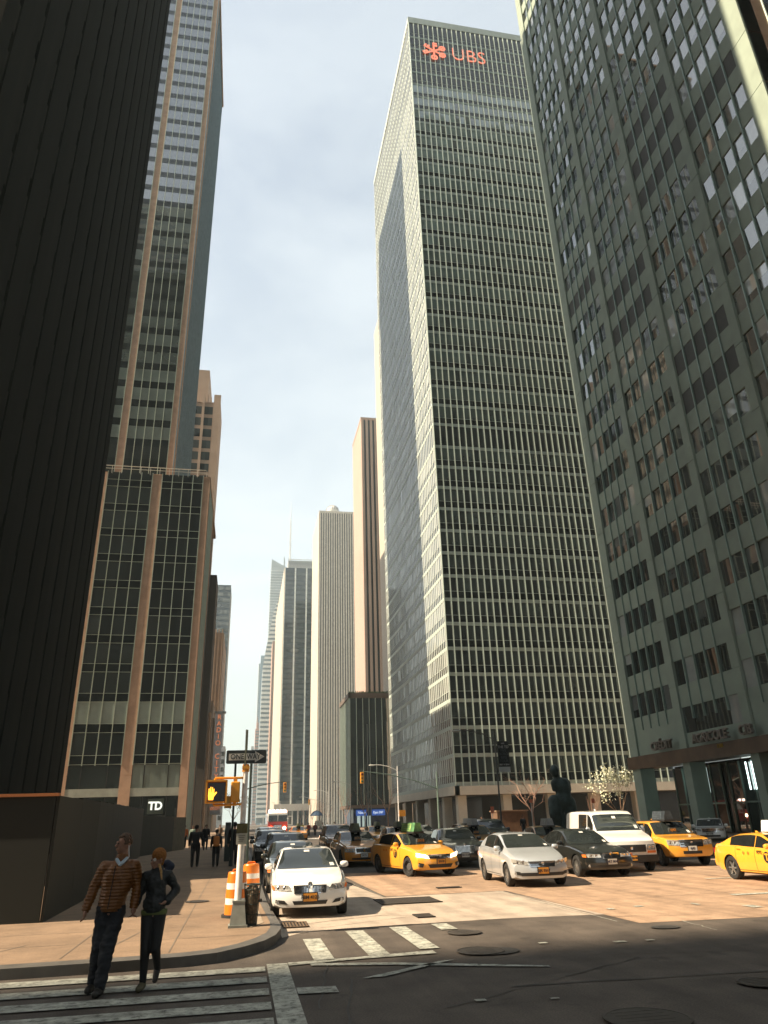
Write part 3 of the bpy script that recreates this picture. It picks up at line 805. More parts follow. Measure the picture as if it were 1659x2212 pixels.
# ---- left side background
w1 = thing('stone_wing', 'dark brown stone slab wing just beyond the podium on the left', 'building', (-7.13, 145, 0))
core('wall', w1, -22, -7.13, 145, 154, .15, 49, M('dark_brown_stone', (0.075, 0.065, 0.055), .8, var=.12, scale=.4))
m = MB(); m.box(-7.3, -6.75, 149, 151, .15, 22.1); m.build('stone_pilaster', tan_stone, w1)
w2 = thing('setback_tower', 'tan stone tower with stepped crown rising behind the podium tower', 'building', (-12, 197, 0))
tn2 = M('warm_stone', (0.38, 0.275, 0.20), .8, var=.1, scale=.3)
core('wall', w2, -60, -12, 197, 209, 0, 121.5, tn2)
F2 = ((-24, 197), (1, 0), (0, -1))
for u0, u1 in [(6.6, 9.7)]:
    for q in range(30):
        z = 4 + q * 3.9
        m = MB(); pane_row(m, F2, [u0 - 3.2, u0 - 1.6, u0], z, z + 2.7, .06, .15, .15); m.build('window_band', gB, w2)
        m = MB(); pane_row(m, F2, [u0 + .7, u0 + 2.0, u0 + 3.2], z, z + 2.7, .06, .15, .15); m.build('window_band', gB, w2)
for u in (2.0, 6.55, 9.95):
    m = MB(); m.fbox(F2, u, u + (.75 if u < 9 else 2.05), 0, 124, 0, .5); m.build('stone_pier', tn2, w2)
for q in range(6): m = MB(); m.fbox(F2, 4.4 + q * .9, 4.8 + q * .9, 121, 124 - (q % 2), 0, .4); m.build('crown_block', tn2, w2)
core('upper_block', w2, -60, -16.5, 203, 240, 121, 137, tn2)
w3 = thing('blue_grid_tower', 'blue grey glass grid tower far down the left side of the avenue', 'building', (-13.8, 480, 0))
core('wall', w3, -45, -13.8, 480, 510, 0, 151, M('blue_wall', (0.045, 0.065, 0.085), .5, var=.1))
F3 = ((-28, 480), (1, 0), (0, -1))
for q in range(36):
    m = MB(); z = 4 + q * 4.1; pane_row(m, F3, [k * 1.55 + .0 for k in range(10)], z, z + 2.4, .1, .3, .3); m.build('window_band', gB, w3)
w4 = thing('stone_hotel', 'sunlit orange tan stone block stepping down behind the vertical theatre sign', 'building', (-7.9, 230, 0))
core('wall', w4, -30, -7.95, 230, 262, .15, 57.6, tn2)
core('rear_block', w4, -30, -9.8, 262, 280, .15, 62, tn2)
for q in range(13):
    z = 8 + q * 3.8
    for x in (-12.5, -11.2): m = MB(); m.box(x, x + .8, 229.8, 229.95, z, z + 2); m.build('window', glassD, w4)
for x in (-10.6, -9.7, -8.6): m = MB(); m.box(x, x + .35, 229.6, 230, 20, 58.6); m.build('stone_pier', tn2, w4)
w5 = thing('theatre_building', 'lower brown stone theatre block carrying the vertical sign and marquee', 'building', (-8.0, 200, 0))
core('wall', w5, -30, -8.6, 200, 228, .15, 32, M('theatre_stone', (0.20, 0.145, 0.10), .8, var=.15, scale=.4))
core('corner_block', w5, -8.6, -8.0, 203, 222, .15, 28, M('theatre_stone', (0.20, 0.145, 0.10), .8))
m = MB(); m.box(-8.6, -5.4, 206, 222, 4.4, 7.0); m.build('marquee', M('marquee_grey', (0.22, 0.25, 0.30), .5), w5)
lettering('sign_letters', 'RADIO CITY', 1.1, M('orange_neon', (0.5, 0.2, 0.10), .5, emit=(1, .3, .12), es=.18), w5, (-7.0, 205.9, 5.7), depth=.05, sx=.5)
rs = thing('vertical_sign', 'tall grey vertical theatre sign with RADIO CITY in orange letters', 'sign', (-7.3, 199, 12))
m = MB(); m.prism([(-7.75, 12.5), (-5.85, 12.5), (-5.65, 28.6), (-7.75, 28.6)], 198.6, 199.2); m.build('sign_board', M('sign_grey', (0.26, 0.28, 0.31), .5), rs)
m = MB(); m.box(-8.0, -5.1, 198.4, 199.4, 28.6, 29.1); m.build('cap', M('cap_dark', (0.15, 0.16, 0.16), .5), rs)
neon = M('orange_neon', (0.6, 0.2, 0.08), .5, emit=(1, .25, .08), es=.6)
for i, ch in enumerate('RADIO CITY'):
    if ch == ' ': continue
    lettering('sign_letter', ch, 1.75, neon, rs, (-6.72, 198.5, 27.6 - i * 1.62), depth=.06, sx=.95)
w6 = thing('grey_corner_block', 'small grey block low at the far end of the left side', 'building', (-12, 420, 0))
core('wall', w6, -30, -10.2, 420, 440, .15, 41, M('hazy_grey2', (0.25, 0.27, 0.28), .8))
for q in range(9): m = MB(); m.box(-12, -10.4, 419.7, 419.9, 4 + q * 4, 6.2 + q * 4); m.build('window_band', glassD, w6)
# ---- street walls beyond the frame, shading the crossing; corner towers oversized for reflections
for nm, lb, b in [('unseen_north_corner_tower', 'unseen dark tower behind the camera on the left corner, oversized for reflections', (-60, -9, -60, 1.0, 238)), ('east_street_tower', 'office tower down the side street behind the left corner', (-150, -95, -50, -1.2, 165)),
                  ('side_street_block', 'mid-rise block along the side street', (-95, -60, -50, 0.5, 60)), ('unseen_north_west_tower', 'unseen dark tower behind the camera on the right corner, oversized for reflections', (30, 135, -75, -6, 296))]:
    r = thing(nm, lb, 'building', ((b[0] + b[1]) / 2, b[2], 0))
    core('wall', r, b[0], b[1], b[2], b[3], 0, b[4], M('shade_stone', (0.16, 0.15, 0.13), .8, var=.1, scale=.2))
    F = ((b[1], b[3]), (-1, 0), (0, 1)); z = 6
    while z < b[4] - 4:
        m = MB(); m.fbox(F, 1, b[1] - b[0] - 1, z, z + 2.2, 0, .05); z += 4; m.build('window_band', glassD, r)
# ------------------------------------------------------------------ vehicles
def paintm(name, col, metal=0.0, rough=0.28, coat=1.0):
    return M(name, col, rough, metal, coat, var=0.04, scale=2)
YEL = paintm('taxi_yellow', (0.80, 0.37, 0.035))
YEL2 = paintm('shaded_taxi_yellow', (0.62, 0.24, 0.015))  # darker taxi yellow with the shade put into the paint colour
WHT = paintm('white_paint', (0.80, 0.80, 0.77))
SIL = paintm('silver_paint', (0.50, 0.535, 0.56), 0.35, 0.3)
BLK = paintm('black_paint', (0.012, 0.013, 0.012))
GRN = paintm('dark_green_grey_paint', (0.035, 0.042, 0.036), 0.3)
NAV = paintm('navy_paint', (0.018, 0.024, 0.034), 0.3)
BRO = paintm('brown_paint', (0.22, 0.10, 0.035), .2)
RED = paintm('fire_red', (0.45, 0.03, 0.015))
rubber = M('rubber', (0.018, 0.018, 0.018), 0.8, var=0.1, scale=8)
wellm = M('wheel_well', (0.006, 0.006, 0.006), 0.9)
rimm = M('rim_metal', (0.45, 0.45, 0.44), 0.3, metal=0.8, var=.05)
steelrim = M('steel_rim', (0.10, 0.10, 0.10), 0.5, metal=.5)
hub = M('rim_gap', (0.02, 0.02, 0.02), 0.6)
cglass = M('car_glass', (0.022, 0.028, 0.028), 0.03, ior=1.65, var=0.3, scale=1.2)
cglass2 = M('car_side_glass', (0.012, 0.014, 0.014), 0.03, ior=1.55, var=0.3, scale=1.5)
lampm = M('lamp_glass', (0.50, 0.50, 0.47), 0.12, metal=0.4, var=.5, scale=14, ior=1.6)
lampon = M('lamp_lit', (0.9, 0.8, 0.6), 0.3, emit=(1, .78, .5), es=3.0)
amber = M('amber_lens', (0.7, 0.18, 0.03), 0.2)
redlens = M('red_lens', (0.35, 0.02, 0.02), 0.2)
blackp = M('black_plastic', (0.015, 0.015, 0.015), 0.5)
chrome = M('chrome', (0.6, 0.6, 0.6), 0.12, metal=1.0, var=.05)
grillem = M('grille', (0.03, 0.03, 0.03), 0.35, metal=.5)
seam = M('panel_gap', (0.02, 0.018, 0.015), 0.7)
plateO = M('plate_orange', (0.62, 0.26, 0.03), 0.5)
plateW = M('plate_white', (0.6, 0.6, 0.56), 0.5)
plateT = M('plate_text', (0.03, 0.03, 0.06), 0.6)
stick = M('paper_sticker', (0.7, 0.7, 0.66), 0.6)
def interp(P, x):
    # P sorted by descending x (front to rear); smooth monotone-ish interpolation
    if x >= P[0][0]: return P[0][1]
    if x <= P[-1][0]: return P[-1][1]
    for i in range(len(P) - 1):
        a, b = P[i], P[i + 1]
        if b[0] <= x <= a[0]:
            t = (a[0] - x) / (a[0] - b[0] + 1e-9)
            d = (b[1] - a[1])
            def sl(j):
                if j <= 0 or j >= len(P) - 1: return d if j <= 0 else d
                l = (P[j][1] - P[j - 1][1]) / (P[j - 1][0] - P[j][0] + 1e-9); r = (P[j + 1][1] - P[j][1]) / (P[j][0] - P[j + 1][0] + 1e-9)
                if l * r <= 0: return 0.0
                return 2 * l * r / (l + r) * (a[0] - b[0])
            m0, m1 = sl(i), sl(i + 1)
            t2, t3 = t * t, t * t * t
            return (2 * t3 - 3 * t2 + 1) * a[1] + (t3 - 2 * t2 + t) * m0 + (-2 * t3 + 3 * t2) * b[1] + (t3 - t2) * m1
    return P[-1][1]
class Body:
    def __init__(s, sp):
        s.sp = sp; s.L = sp['L']; s.xf = s.L / 2; s.xr = -s.L / 2; s.W = sp['W'] / 2
        z = sp.get('zs', 1.0)
        k = lambda P: [(x, .25 + (h - .25) * z if h > .25 else h) for x, h in P]
        s.top = k(sp['top']); s.belt = k(sp['belt']); s.bot = sp['bot']; s.w = sp['w']
        s.kf = sp.get('kf', 0.22); s.kr = sp.get('kr', 0.16); s.nose = sp.get('nose', 0.07); s.tail = sp.get('tail', 0.06)
        s.tum = sp.get('tum', 0.42)
        s.zn = (s.bot[0][1] + s.belt[0][1]) / 2; s.hh = (s.belt[0][1] - s.bot[0][1]) / 2 + .04
    def ring(s, x):
        zt = interp(s.top, x); zb = interp(s.belt, x); z0 = interp(s.bot, x); w = s.W * interp(s.w, x)
        h = max(.012, zt - zb); d = zb - z0
        wg = .90 * w; tw = s.tum * h
        P = [(0, z0), (.80 * w, z0), (.95 * w, z0 + .05), (.985 * w, z0 + .25 * d), (w, z0 + .55 * d), (.992 * w, z0 + .82 * d), (.955 * w, zb),
             (wg, zb + min(.02, h * .3)), (wg - tw * .45, zb + .48 * h), (wg - tw * .88, zb + .88 * h), (wg - tw * 1.1 - .04, zb + .965 * h), ((wg - tw) * .6, zt - .004), (0, zt)]
        return P
    def off(s, x, y, z):
        a = min(1, max(0, (x - (s.xf - .9)) / .9)); a = a * a
        b = min(1, max(0, ((s.xr + .7) - x) / .7)); b = b * b
        yy = min(1.15, abs(y) / s.W)
        o = -a * (s.kf * yy ** 2.4 + s.nose * max(-1, min(1, (z - s.zn) / s.hh)) ** 2) + b * (s.kr * yy ** 2.4 + s.tail * max(-1, min(1, (z - s.zn) / s.hh)) ** 2)
        xw0, xw1 = s.sp['ws']
        if xw1 - .3 < x < xw0 + .2 and z > interp(s.belt, x) + .02:
            c = min(1, max(0, (xw0 + .2 - x) / .3)) * min(1, max(0, (x - xw1 + .3) / .5))
            o -= c * .10 * yy ** 2
        return o
    def S(s, x, q):
        P = s.ring(x); i = int(min(11, max(0, math.floor(abs(q) - 1e-9)))); t = abs(q) - i
        y = P[i][0] + (P[i + 1][0] - P[i][0]) * t; z = P[i][1] + (P[i + 1][1] - P[i][1]) * t
        if q < 0: y = -y
        return Vector((x + s.off(x, y, z), y, z))
    def N(s, x, q):
        e = .02
        sg = 1 if q >= 0 else -1
        a = s.S(x + e, q) - s.S(x - e, q); qa = abs(q)
        b = s.S(x, sg * min(12, qa + e)) - s.S(x, sg * max(0, qa - e))
        n = a.cross(b)
        if n.length < 1e-9: return Vector((0, 0, 1))
        n.normalize()
        p = s.S(x, q); c = Vector((p.x * .3, 0, .45))
        return n if n.dot(p - c) > 0 else -n
    def mesh(s):
        m = MB(); xs = []
        n = 58
        for i in range(n + 1):
            t = i / n; t = t - .055 * math.sin(4 * math.pi * t) * .5
            xs.append(s.xf - s.L * t)
        rings = []
        for x in xs:
            P = s.ring(x); full = [(y, z) for y, z in P] + [(-y, z) for y, z in P[-2:0:-1]]
            rings.append([len(m.v) + k for k in range(len(full))])
            for y, z in full: m.v.append((x + s.off(x, y, z), y, z))
        c = len(rings[0])
        for a, b in zip(rings[:-1], rings[1:]):
            for k in range(c):
                k2 = (k + 1) % c
                m.f.append((a[k], a[k2], b[k2], b[k])); m.m.append(0); m.t.append(0)
        # caps
        for r, x in ((rings[0], xs[0]), (rings[-1], xs[-1])):
            NL = 8; rows = []
            for i in range(1, 12):
                R1, L1 = r[i], r[c - i]; p, q = m.v[R1], m.v[L1]; row = [R1]
                for j in range(1, NL):
                    y = p[1] + (q[1] - p[1]) * j / NL; z = p[2]
                    m.v.append((x + s.off(x, y, z), y, z)); row.append(len(m.v) - 1)
                row.append(L1); rows.append(row)
            for a, b in zip(rows[:-1], rows[1:]):
                for j in range(NL): m.f.append((a[j], a[j + 1], b[j + 1], b[j])); m.m.append(0); m.t.append(0)
            for row, cv in ((rows[0], r[0]), (rows[-1], r[12])):
                for j in range(NL): m.f.append((row[j], row[j + 1], cv)); m.m.append(0); m.t.append(0)
        return m
    def patch(s, m, x0, x1, q0, q1, nx=8, nq=6, o=.008, mi=0, fn=None):
        # patch of the skin over x and ring parameter; fn may move the x limits with q
        g = []
        for j in range(nq + 1):
            q = q0 + (q1 - q0) * j / nq
            a, b = (x0, x1) if fn is None else fn(q)
            g.append([s.S(a + (b - a) * i / nx, q) + s.N(a + (b - a) * i / nx, q) * o for i in range(nx + 1)])
        for j in range(nq):
            for i in range(nx): m.face([g[j][i], g[j][i + 1], g[j + 1][i + 1], g[j + 1][i]], mi)
    def fx(s, y, z, rear=False):
        x = s.xr if rear else s.xf
        return x + s.off(x, y, z)
    def front(s, m, c, nx=6, nz=3, o=.012, mi=0, rear=False, th=0.0):
        # c: four (y,z) corners
        sg = -1 if rear else 1
        g = []
        for j in range(nz + 1):
            v = j / nz; row = []
            for i in range(nx + 1):
                u = i / nx
                y = (c[0][0] * (1 - u) + c[1][0] * u) * (1 - v) + (c[3][0] * (1 - u) + c[2][0] * u) * v
                z = (c[0][1] * (1 - u) + c[1][1] * u) * (1 - v) + (c[3][1] * (1 - u) + c[2][1] * u) * v
                row.append(Vector((s.fx(y, z, rear) + o * sg, y, z)))
            g.append(row)
        for j in range(nz):
            for i in range(nx): m.face([g[j][i], g[j][i + 1], g[j + 1][i + 1], g[j + 1][i]], mi)
        if th:
            edge = g[0] + [r[-1] for r in g[1:]] + g[-1][::-1][1:] + [r[0] for r in g[::-1][1:]]
            for a, b in zip(edge, edge[1:] + edge[:1]):
                if (a - b).length > 1e-6: m.face([a, b, b - Vector((th * sg, 0, 0)), a - Vector((th * sg, 0, 0))], mi)
def boolean_wheels(me_obj, body, xs, r):
    m = MB()
    for x in xs:
        for sgn in (-1, 1):
            m.cyl((x, sgn * (body.W - .28), r * .98), (x, sgn * (body.W + .3), r * .98), r + .055, seg=26)
    co = m.build('cutter', [wellm])
    md = me_obj.modifiers.new('b', 'BOOLEAN'); md.operation = 'DIFFERENCE'; md.object = co; md.solver = 'EXACT'
    try: md.material_mode = 'TRANSFER'
    except Exception: pass
    dg = bpy.context.evaluated_depsgraph_get()
    nm = bpy.data.meshes.new_from_object(me_obj.evaluated_get(dg))
    me_obj.modifiers.clear(); me_obj.data = nm
    bpy.data.objects.remove(co)
    nm.polygons.foreach_set('use_smooth', [True] * len(nm.polygons))
    nm.set_sharp_from_angle(angle=rad(32))
def wheel(root, x, y, r, style, steer=0.0, side=1):
    m = MB(); wd = .105
    prof = [(r * .62, -wd), (r * .93, -wd), (r, -wd * .7), (r, wd * .7), (r * .93, wd), (r * .66, wd), (r * .64, wd * .6), (r * .64, -wd)]
    m.lathe((0, 0, 0), [(p[0], p[1]) for p in prof], 26, axis='X')
    mt = Matrix.Translation((x, y, r)) @ Matrix.Rotation(rad(steer), 4, 'Z') @ Matrix.Rotation(rad(90 * side), 4, 'Z')
    m.xform(mt); w = m.build('wheel', rubber, root, smooth='a')
    m = MB(); rr = r * .65
    m.lathe((0, 0, 0), [(rr, wd * .75), (rr * .93, wd * .82), (rr * .9, wd * .25), (0.001, wd * .25)], 24, axis='X', mi=0)
    for i in range(len(m.m)):
        if i >= 24 * 2: m.m[i] = 1
    if style == 'steel':
        m.lathe((0, 0, 0), [(rr * .62, wd * .3), (rr * .55, wd * .5), (.001, wd * .55)], 16, axis='X')
    else:
        ns = style
        for k in range(ns):
            a = 2 * math.pi * k / ns
            ca, sa = math.cos(a), math.sin(a); t = rr * (.13 if ns < 12 else .05)
            def pp(rad_, off_, xx): return (xx, rad_ * ca - off_ * sa, rad_ * sa + off_ * ca)
            f = [pp(rr * .12, -t, wd * .78), pp(rr * .93, -t * .7, wd * .72), pp(rr * .93, t * .7, wd * .72), pp(rr * .12, t, wd * .78)]
            m.face(f); bk = [(wd * .4, p[1], p[2]) for p in f]
            for i in range(4):
                j = (i + 1) % 4; m.face([f[i], f[j], bk[j], bk[i]])
        m.lathe((0, 0, 0), [(rr * .2, wd * .5), (rr * .18, wd * .86), (.001, wd * .88)], 12, axis='X')
    m.xform(mt)
    o = m.build('rim', [steelrim if style == 'steel' else rimm, hub], None)
    o.parent = w; return w
def finish_place(root, body, pos, yaw, s):
    # root built at origin with +x forward; put the front bumper centre at pos
    th = math.atan2(-math.cos(rad(yaw)), math.sin(rad(yaw)))
    f = Vector((math.sin(rad(yaw)), -math.cos(rad(yaw)), 0))
    root.location = Vector((pos[0], pos[1], 0.0)) - f * body.xf * s
    root.rotation_euler = (0, 0, th); root.scale = (s, s, s)
def make_car(name, label, sp, pos, yaw, cat='car', s=0.95, group=None):
    B = Body(sp)
    root = thing(name, label, cat, (0, 0, 0), group)
    pm = sp['paint']; r = sp.get('r', .325)
    xa, xb = sp['axles']
    bd = B.mesh().build('body', [pm], root, smooth='a')
    boolean_wheels(bd, B, (xa, xb), r)
    for k, x in enumerate((xa, xb)):
        for sd in (1, -1):
            wheel(root, x, sd * (B.W - .125), r, sp.get('rim', 5), sp.get('steer', 0) if k == 0 else 0, sd)
    # windscreen, rear window
    x0, x1 = sp['ws']
    q0 = 9.75
    for nm, a, b in (('windscreen', x0 - .03, x1 + .03), ('rear_window', sp['rw'][0] - .03, sp['rw'][1] + .04)):
        m = MB(); NX, NY = 8, 10; g = []
        for i in range(NX + 1):
            x = a + (b - a) * i / NX; row = []
            for j in range(NY + 1):
                t = -1 + 2 * j / NY
                q = 12 - abs(t) * (12 - q0)
                q = q if t >= 0 else -q
                row.append(B.S(x, q) + B.N(x, q if abs(q) < 11.95 else 11.9) * .009)
            g.append(row)
        for i in range(NX):
            for j in range(NY): m.face([g[i][j], g[i][j + 1], g[i + 1][j + 1], g[i + 1][j]])
        w = m.build(nm, cglass, root, smooth=True)
        if nm == 'windscreen' and sp.get('mirror_in', True):
            m = MB(); p = B.S(x1 + .22, 12); n = B.N(x1 + .2, 11.9)
            m.face([p + n * .014 + Vector((0, -.07, 0)), p + n * .014 + Vector((0, .07, 0)), B.S(x1 + .13, 12) + n * .014 + Vector((0, .07, 0)), B.S(x1 + .13, 12) + n * .014 + Vector((0, -.07, 0))])
            xx = x0 - .12
            for t0, t1 in ((.62, .80),):
                qa, qb = 12 - t0 * 2.25, 12 - t1 * 2.25
                m.face([B.S(xx, qa) + B.N(xx, qa) * .014, B.S(xx, qb) + B.N(xx, qb) * .014, B.S(xx - .13, qb) + B.N(xx - .13, qb) * .014, B.S(xx - .13, qa) + B.N(xx - .13, qa) * .014])
            st = m.build('windscreen_sticker', stick, root)
    # side windows
    for sd in (1, -1):
        for k, (a, b) in enumerate(sp['side']):
            m = MB()
            B.patch(m, a, b, sd * 7.12, sd * 8.93, 10, 5, .007)
            m.build('side_window', sp.get('panel', {}).get(k, cglass2), root, smooth=True)
        # door gaps, handle, sill
        m = MB()
        for x in sp['gaps']:
            B.patch(m, x, x - .012, sd * 2.2, sd * 6.95, 1, 14, .003)
        B.patch(m, sp['gaps'][0], sp['gaps'][-1], sd * 2.3, sd * 2.42, 10, 1, .003)
        m.build('door_gap', seam, root)
        for x in sp['handles']:
            m = MB(); B.patch(m, x + .09, x - .09, sd * 5.55, sd * 5.75, 3, 2, .03); B.patch(m, x + .09, x - .09, sd * 5.52, sd * 5.56, 3, 1, .012); m.build('door_handle', sp.get('handlem', pm), root)
        # mirror
        xm = sp['side'][0][0] - .12 if 'mirx' not in sp else sp['mirx']
        p = B.S(xm, sd * 7.2); m = MB()
        c = p + Vector((.03, sd * .14, .07)); ms = sp.get('mirsz', (.07, .11, .075))
        rings = []
        for i in range(6):
            t = -1 + 2 * i / 5; rr = math.sqrt(max(.12, 1 - t * t)) if i not in (0,) else .8
            ring = []
            for j in range(10):
                a = 2 * math.pi * j / 10
                ex = abs(math.cos(a)) ** .7 * (1 if math.cos(a) > 0 else -1); ez = abs(math.sin(a)) ** .7 * (1 if math.sin(a) > 0 else -1)
                ring.append(c + Vector((t * ms[0], ex * ms[1] * rr, ez * ms[2] * rr)))
            rings.append(ring)
        for a, b in zip(rings[:-1], rings[1:]):
            for j in range(10): m.face([a[j], a[(j + 1) % 10], b[(j + 1) % 10], b[j]])
        m.face(rings[0]); m.face(rings[-1])
        m.cyl(p + Vector((.02, -sd * .03, .0)), c + Vector((0, -sd * .05, -.03)), .025, seg=6)
        m.build('side_mirror', sp.get('mirm', pm), root, smooth='a')
    # front
    zL = sp['lamp']
    for sd in (1, -1):
        m = MB(); B.front(m, [(sd * y, z) for y, z in zL], 8, 3, .012, th=.05)
        hl = m.build('headlight', sp.get('lampm', lampm), root)
        m = MB()
        cy = sum(y for y, z in zL) / 4; cz = sum(z for y, z in zL) / 4
        for dy in (-.07, .07):
            y = sd * (cy + dy); x = B.fx(y, cz) + .014
            m.lathe((x, y, cz), [(.052, 0), (.045, .006), (.03, .0), (.001, -.0)], 12, axis='X')
        o = m.build('headlight_bulb', sp.get('bulb', chrome), None); o.parent = hl; 
        if 'ind' in sp:
            m = MB(); B.front(m, [(sd * y, z) for y, z in sp['ind']], 3, 2, .017, th=.05); m.build('indicator', amber, root)
        if 'fog' in sp:
            m = MB(); B.front(m, [(sd * y, z) for y, z in sp['fog']], 4, 2, .010); m.build('fog_light_recess', blackp, root)
            fy = sum(y for y, z in sp['fog']) / 4; fz = sum(z for y, z in sp['fog']) / 4
            m = MB(); y = sd * (fy + .06); m.lathe((B.fx(y, fz) + .013, y, fz), [(.045, 0), (.03, .006), (.001, .004)], 12, axis='X'); m.build('fog_light', lampm, root)
        m = MB(); B.front(m, [(sd * y, z) for y, z in sp['tail_lamp']], 4, 3, .012, rear=True, th=.05); m.build('tail_light', redlens, root)
    for i, (poly, frame) in enumerate(sp['grille']):
        m = MB()
        if frame:
            cy = sum(y for y, z in poly) / 4; cz = sum(z for y, z in poly) / 4
            B.front(m, [(cy + (y - cy) * (1 + .03 / max(.05, abs(y - cy))), cz + (z - cz) * (1 + .025 / max(.04, abs(z - cz)))) for y, z in poly], 8, 3, .012, 1, th=.04)
        B.front(m, poly, 8, 3, .018, 0)
        nb = sp.get('bars', 0)
        if nb and i < sp.get('nbar', 1):
            for k in range(nb):
                u0 = (k + .25) / nb; u1 = (k + .6) / nb
                A = lambda u: ((poly[0][0] * (1 - u) + poly[1][0] * u, poly[0][1] * (1 - u) + poly[1][1] * u), (poly[3][0] * (1 - u) + poly[2][0] * u, poly[3][1] * (1 - u) + poly[2][1] * u))
                a, d = A(u0); b, c = A(u1); B.front(m, [a, b, c, d], 1, 2, .026, 1)
        nh = sp.get('hbars', 0)
        if nh and i < sp.get('nbar', 1):
            for k in range(nh):
                v0 = (k + .3) / nh; v1 = (k + .65) / nh
                Lp = lambda v: (poly[0][0] * (1 - v) + poly[3][0] * v, poly[0][1] * (1 - v) + poly[3][1] * v); Rp = lambda v: (poly[1][0] * (1 - v) + poly[2][0] * v, poly[1][1] * (1 - v) + poly[2][1] * v)
                B.front(m, [Lp(v0), Rp(v0), Rp(v1), Lp(v1)], 6, 1, .026, 1)
        m.build('grille', [grillem, chrome], root)
    for poly in sp.get('intake', []):
        m = MB(); B.front(m, poly, 8, 2, .010); m.build('air_intake', blackp, root)
    if 'lower' in sp:
        m = MB(); z0, z1 = sp['lower']; B.front(m, [(-B.W * .97, z0), (B.W * .97, z0), (B.W * .97, z1), (-B.W * .97, z1)], 12, 2, .02, th=.1); m.build('bumper', sp.get('lowerm', blackp), root)
    if 'badge' in sp:
        zz = sp['badge']; m = MB(); m.lathe((B.fx(0, zz) + .028, 0, zz), [(.055, -.01), (.05, .008), (.001, .006)], 14, axis='X'); m.build('badge', chrome, root)
    pz = sp.get('plate_z', .45); m = MB()
    x = B.fx(0, pz) + .03; m.box(x - .03, x, -.155, .155, pz - .08, pz + .08); pl = m.build('number_plate', sp.get('plate', plateW), root)
    lettering('plate_characters', sp.get('ptext', 'T41 268'), .10, sp.get('plate_ink', plateT), pl, (x + .004, 0, pz), xdir=(0, 1, 0), depth=.002, bold=.003)
    m = MB(); m.box(x - .035, x - .004, -.175, .175, pz - .10, pz + .10); m.build('plate_frame', blackp, root)
    if sp.get('sunroof'):
        m = MB(); a, b = sp['sunroof']; NX = 3
        for sgn in (1, -1): B.patch(m, a, b, sgn * 10.95, sgn * 12, 3, 3, .006)
        m.build('sunroof', cglass2, root)
    if sp.get('antenna'):
        m = MB(); p = B.S(sp['antenna'], 12); m.prism([(p.x + .07, p.z - .01), (p.x - .06, p.z - .01), (p.x - .07, p.z + .06), (p.x - .03, p.z + .06)], -.02, .02); m.build('antenna', pm, root)
    if sp.get('roof_sign'):
        c1, c2, txt = sp['roof_sign']; xc = sp.get('sign_x', 0.0); zt = interp(B.top, xc) + .03
        m = MB(); hl = .60 * sp.get('sign_len', 1)
        m.prism([(-.19, zt), (.19, zt), (.11, zt + .33), (-.11, zt + .33)], xc - hl, xc + hl, axis='X', mi=0)
        m.prism([(-.23, zt - .05), (.23, zt - .05), (.21, zt + .02), (-.21, zt + .02)], xc - hl - .06, xc + hl + .06, axis='X', mi=1)
        rsn = m.build('roof_sign', [c1, blackp], root)
        for sd in (1, -1):
            m = MB(); nrm = Vector((0, sd * .33, .08)).normalized() * .006
            Q = lambda xx, t: Vector((xx, sd * (.19 - .08 * t), zt + .33 * t)) + nrm
            for a, b, t0, t1 in ((-hl + .05, hl - .3, .1, .9), ):
                m.face([Q(xc + a, t0), Q(xc + b, t0), Q(xc + b, t1), Q(xc + a, t1)])
            o = m.build('advert_panel', c2, None); o.parent = rsn
            m = MB()
            for t0 in (.22, .42, .62):
                m.face([Q(xc - hl + .12, t0) + nrm, Q(xc + hl - .4, t0) + nrm, Q(xc + hl - .4, t0 + .1) + nrm, Q(xc - hl + .12, t0 + .1) + nrm])
            o = m.build('advert_print', c1, None); o.parent = rsn
        if txt:
            m = MB(); xx = xc + hl + .17; zz = interp(B.top, xx); m.prism([(-.17, zz - .02), (.17, zz - .02), (.13, zz + .13), (-.13, zz + .13)], xx - .09, xx + .05, axis='X'); nb = m.build('number_light', M('medallion_box', (.05, .05, .045), .4), root)
            lettering('number', txt, .12, plateO, nb, (xx + .055, 0, zz + .055), xdir=(0, 1, 0), depth=.002)
    if sp.get('taxi_marks'):
        # round door mark with a T, and lettering beside it
        xd = sp['taxi_marks']
        for sd in (1, -1):
            p = B.S(xd, sd * 4.6); n = Vector((0, sd, 0))
            xdv = Vector((-sd, 0, 0)); up = Vector((0, 0, 1))
            xdv = Vector((sd * -1, 0, 0)) if sd == -1 else Vector((-1, 0, 0))
            xdv = up.cross(n) * 1
            m = MB(); pts = []
            for k in range(20):
                a = 2 * math.pi * k / 20; pts.append(p + xdv * .15 * math.cos(a) + up * .15 * math.sin(a) + n * .014)
            m.face(pts); m.build('door_emblem', blackp, root)
            lettering('door_letter', 'T', .24, pm, root, p + n * .02, xdir=xdv, depth=.002, bold=.01)
            lettering('door_lettering', 'NYC', .12, blackp, root, p + xdv * (-.30 if sd == -1 else -.30) + up * .12 + n * .018, xdir=xdv, depth=.002, bold=.002)
            xq = xd - .95
            pq = B.S(xq, sd * 5.0)
            for dx in (-.1, .12):
                m = MB(); m.face([pq + xdv * (dx + .045 * math.cos(2 * math.pi * k / 12)) + up * .045 * math.sin(2 * math.pi * k / 12) + n * .016 for k in range(12)]); m.build('door_decal', amber, root)
    finish_place(root, B, pos, yaw, s)
    return root
SED_SIDE = dict(gaps=(.82, -.12, -1.02), handles=(.08, -.86))
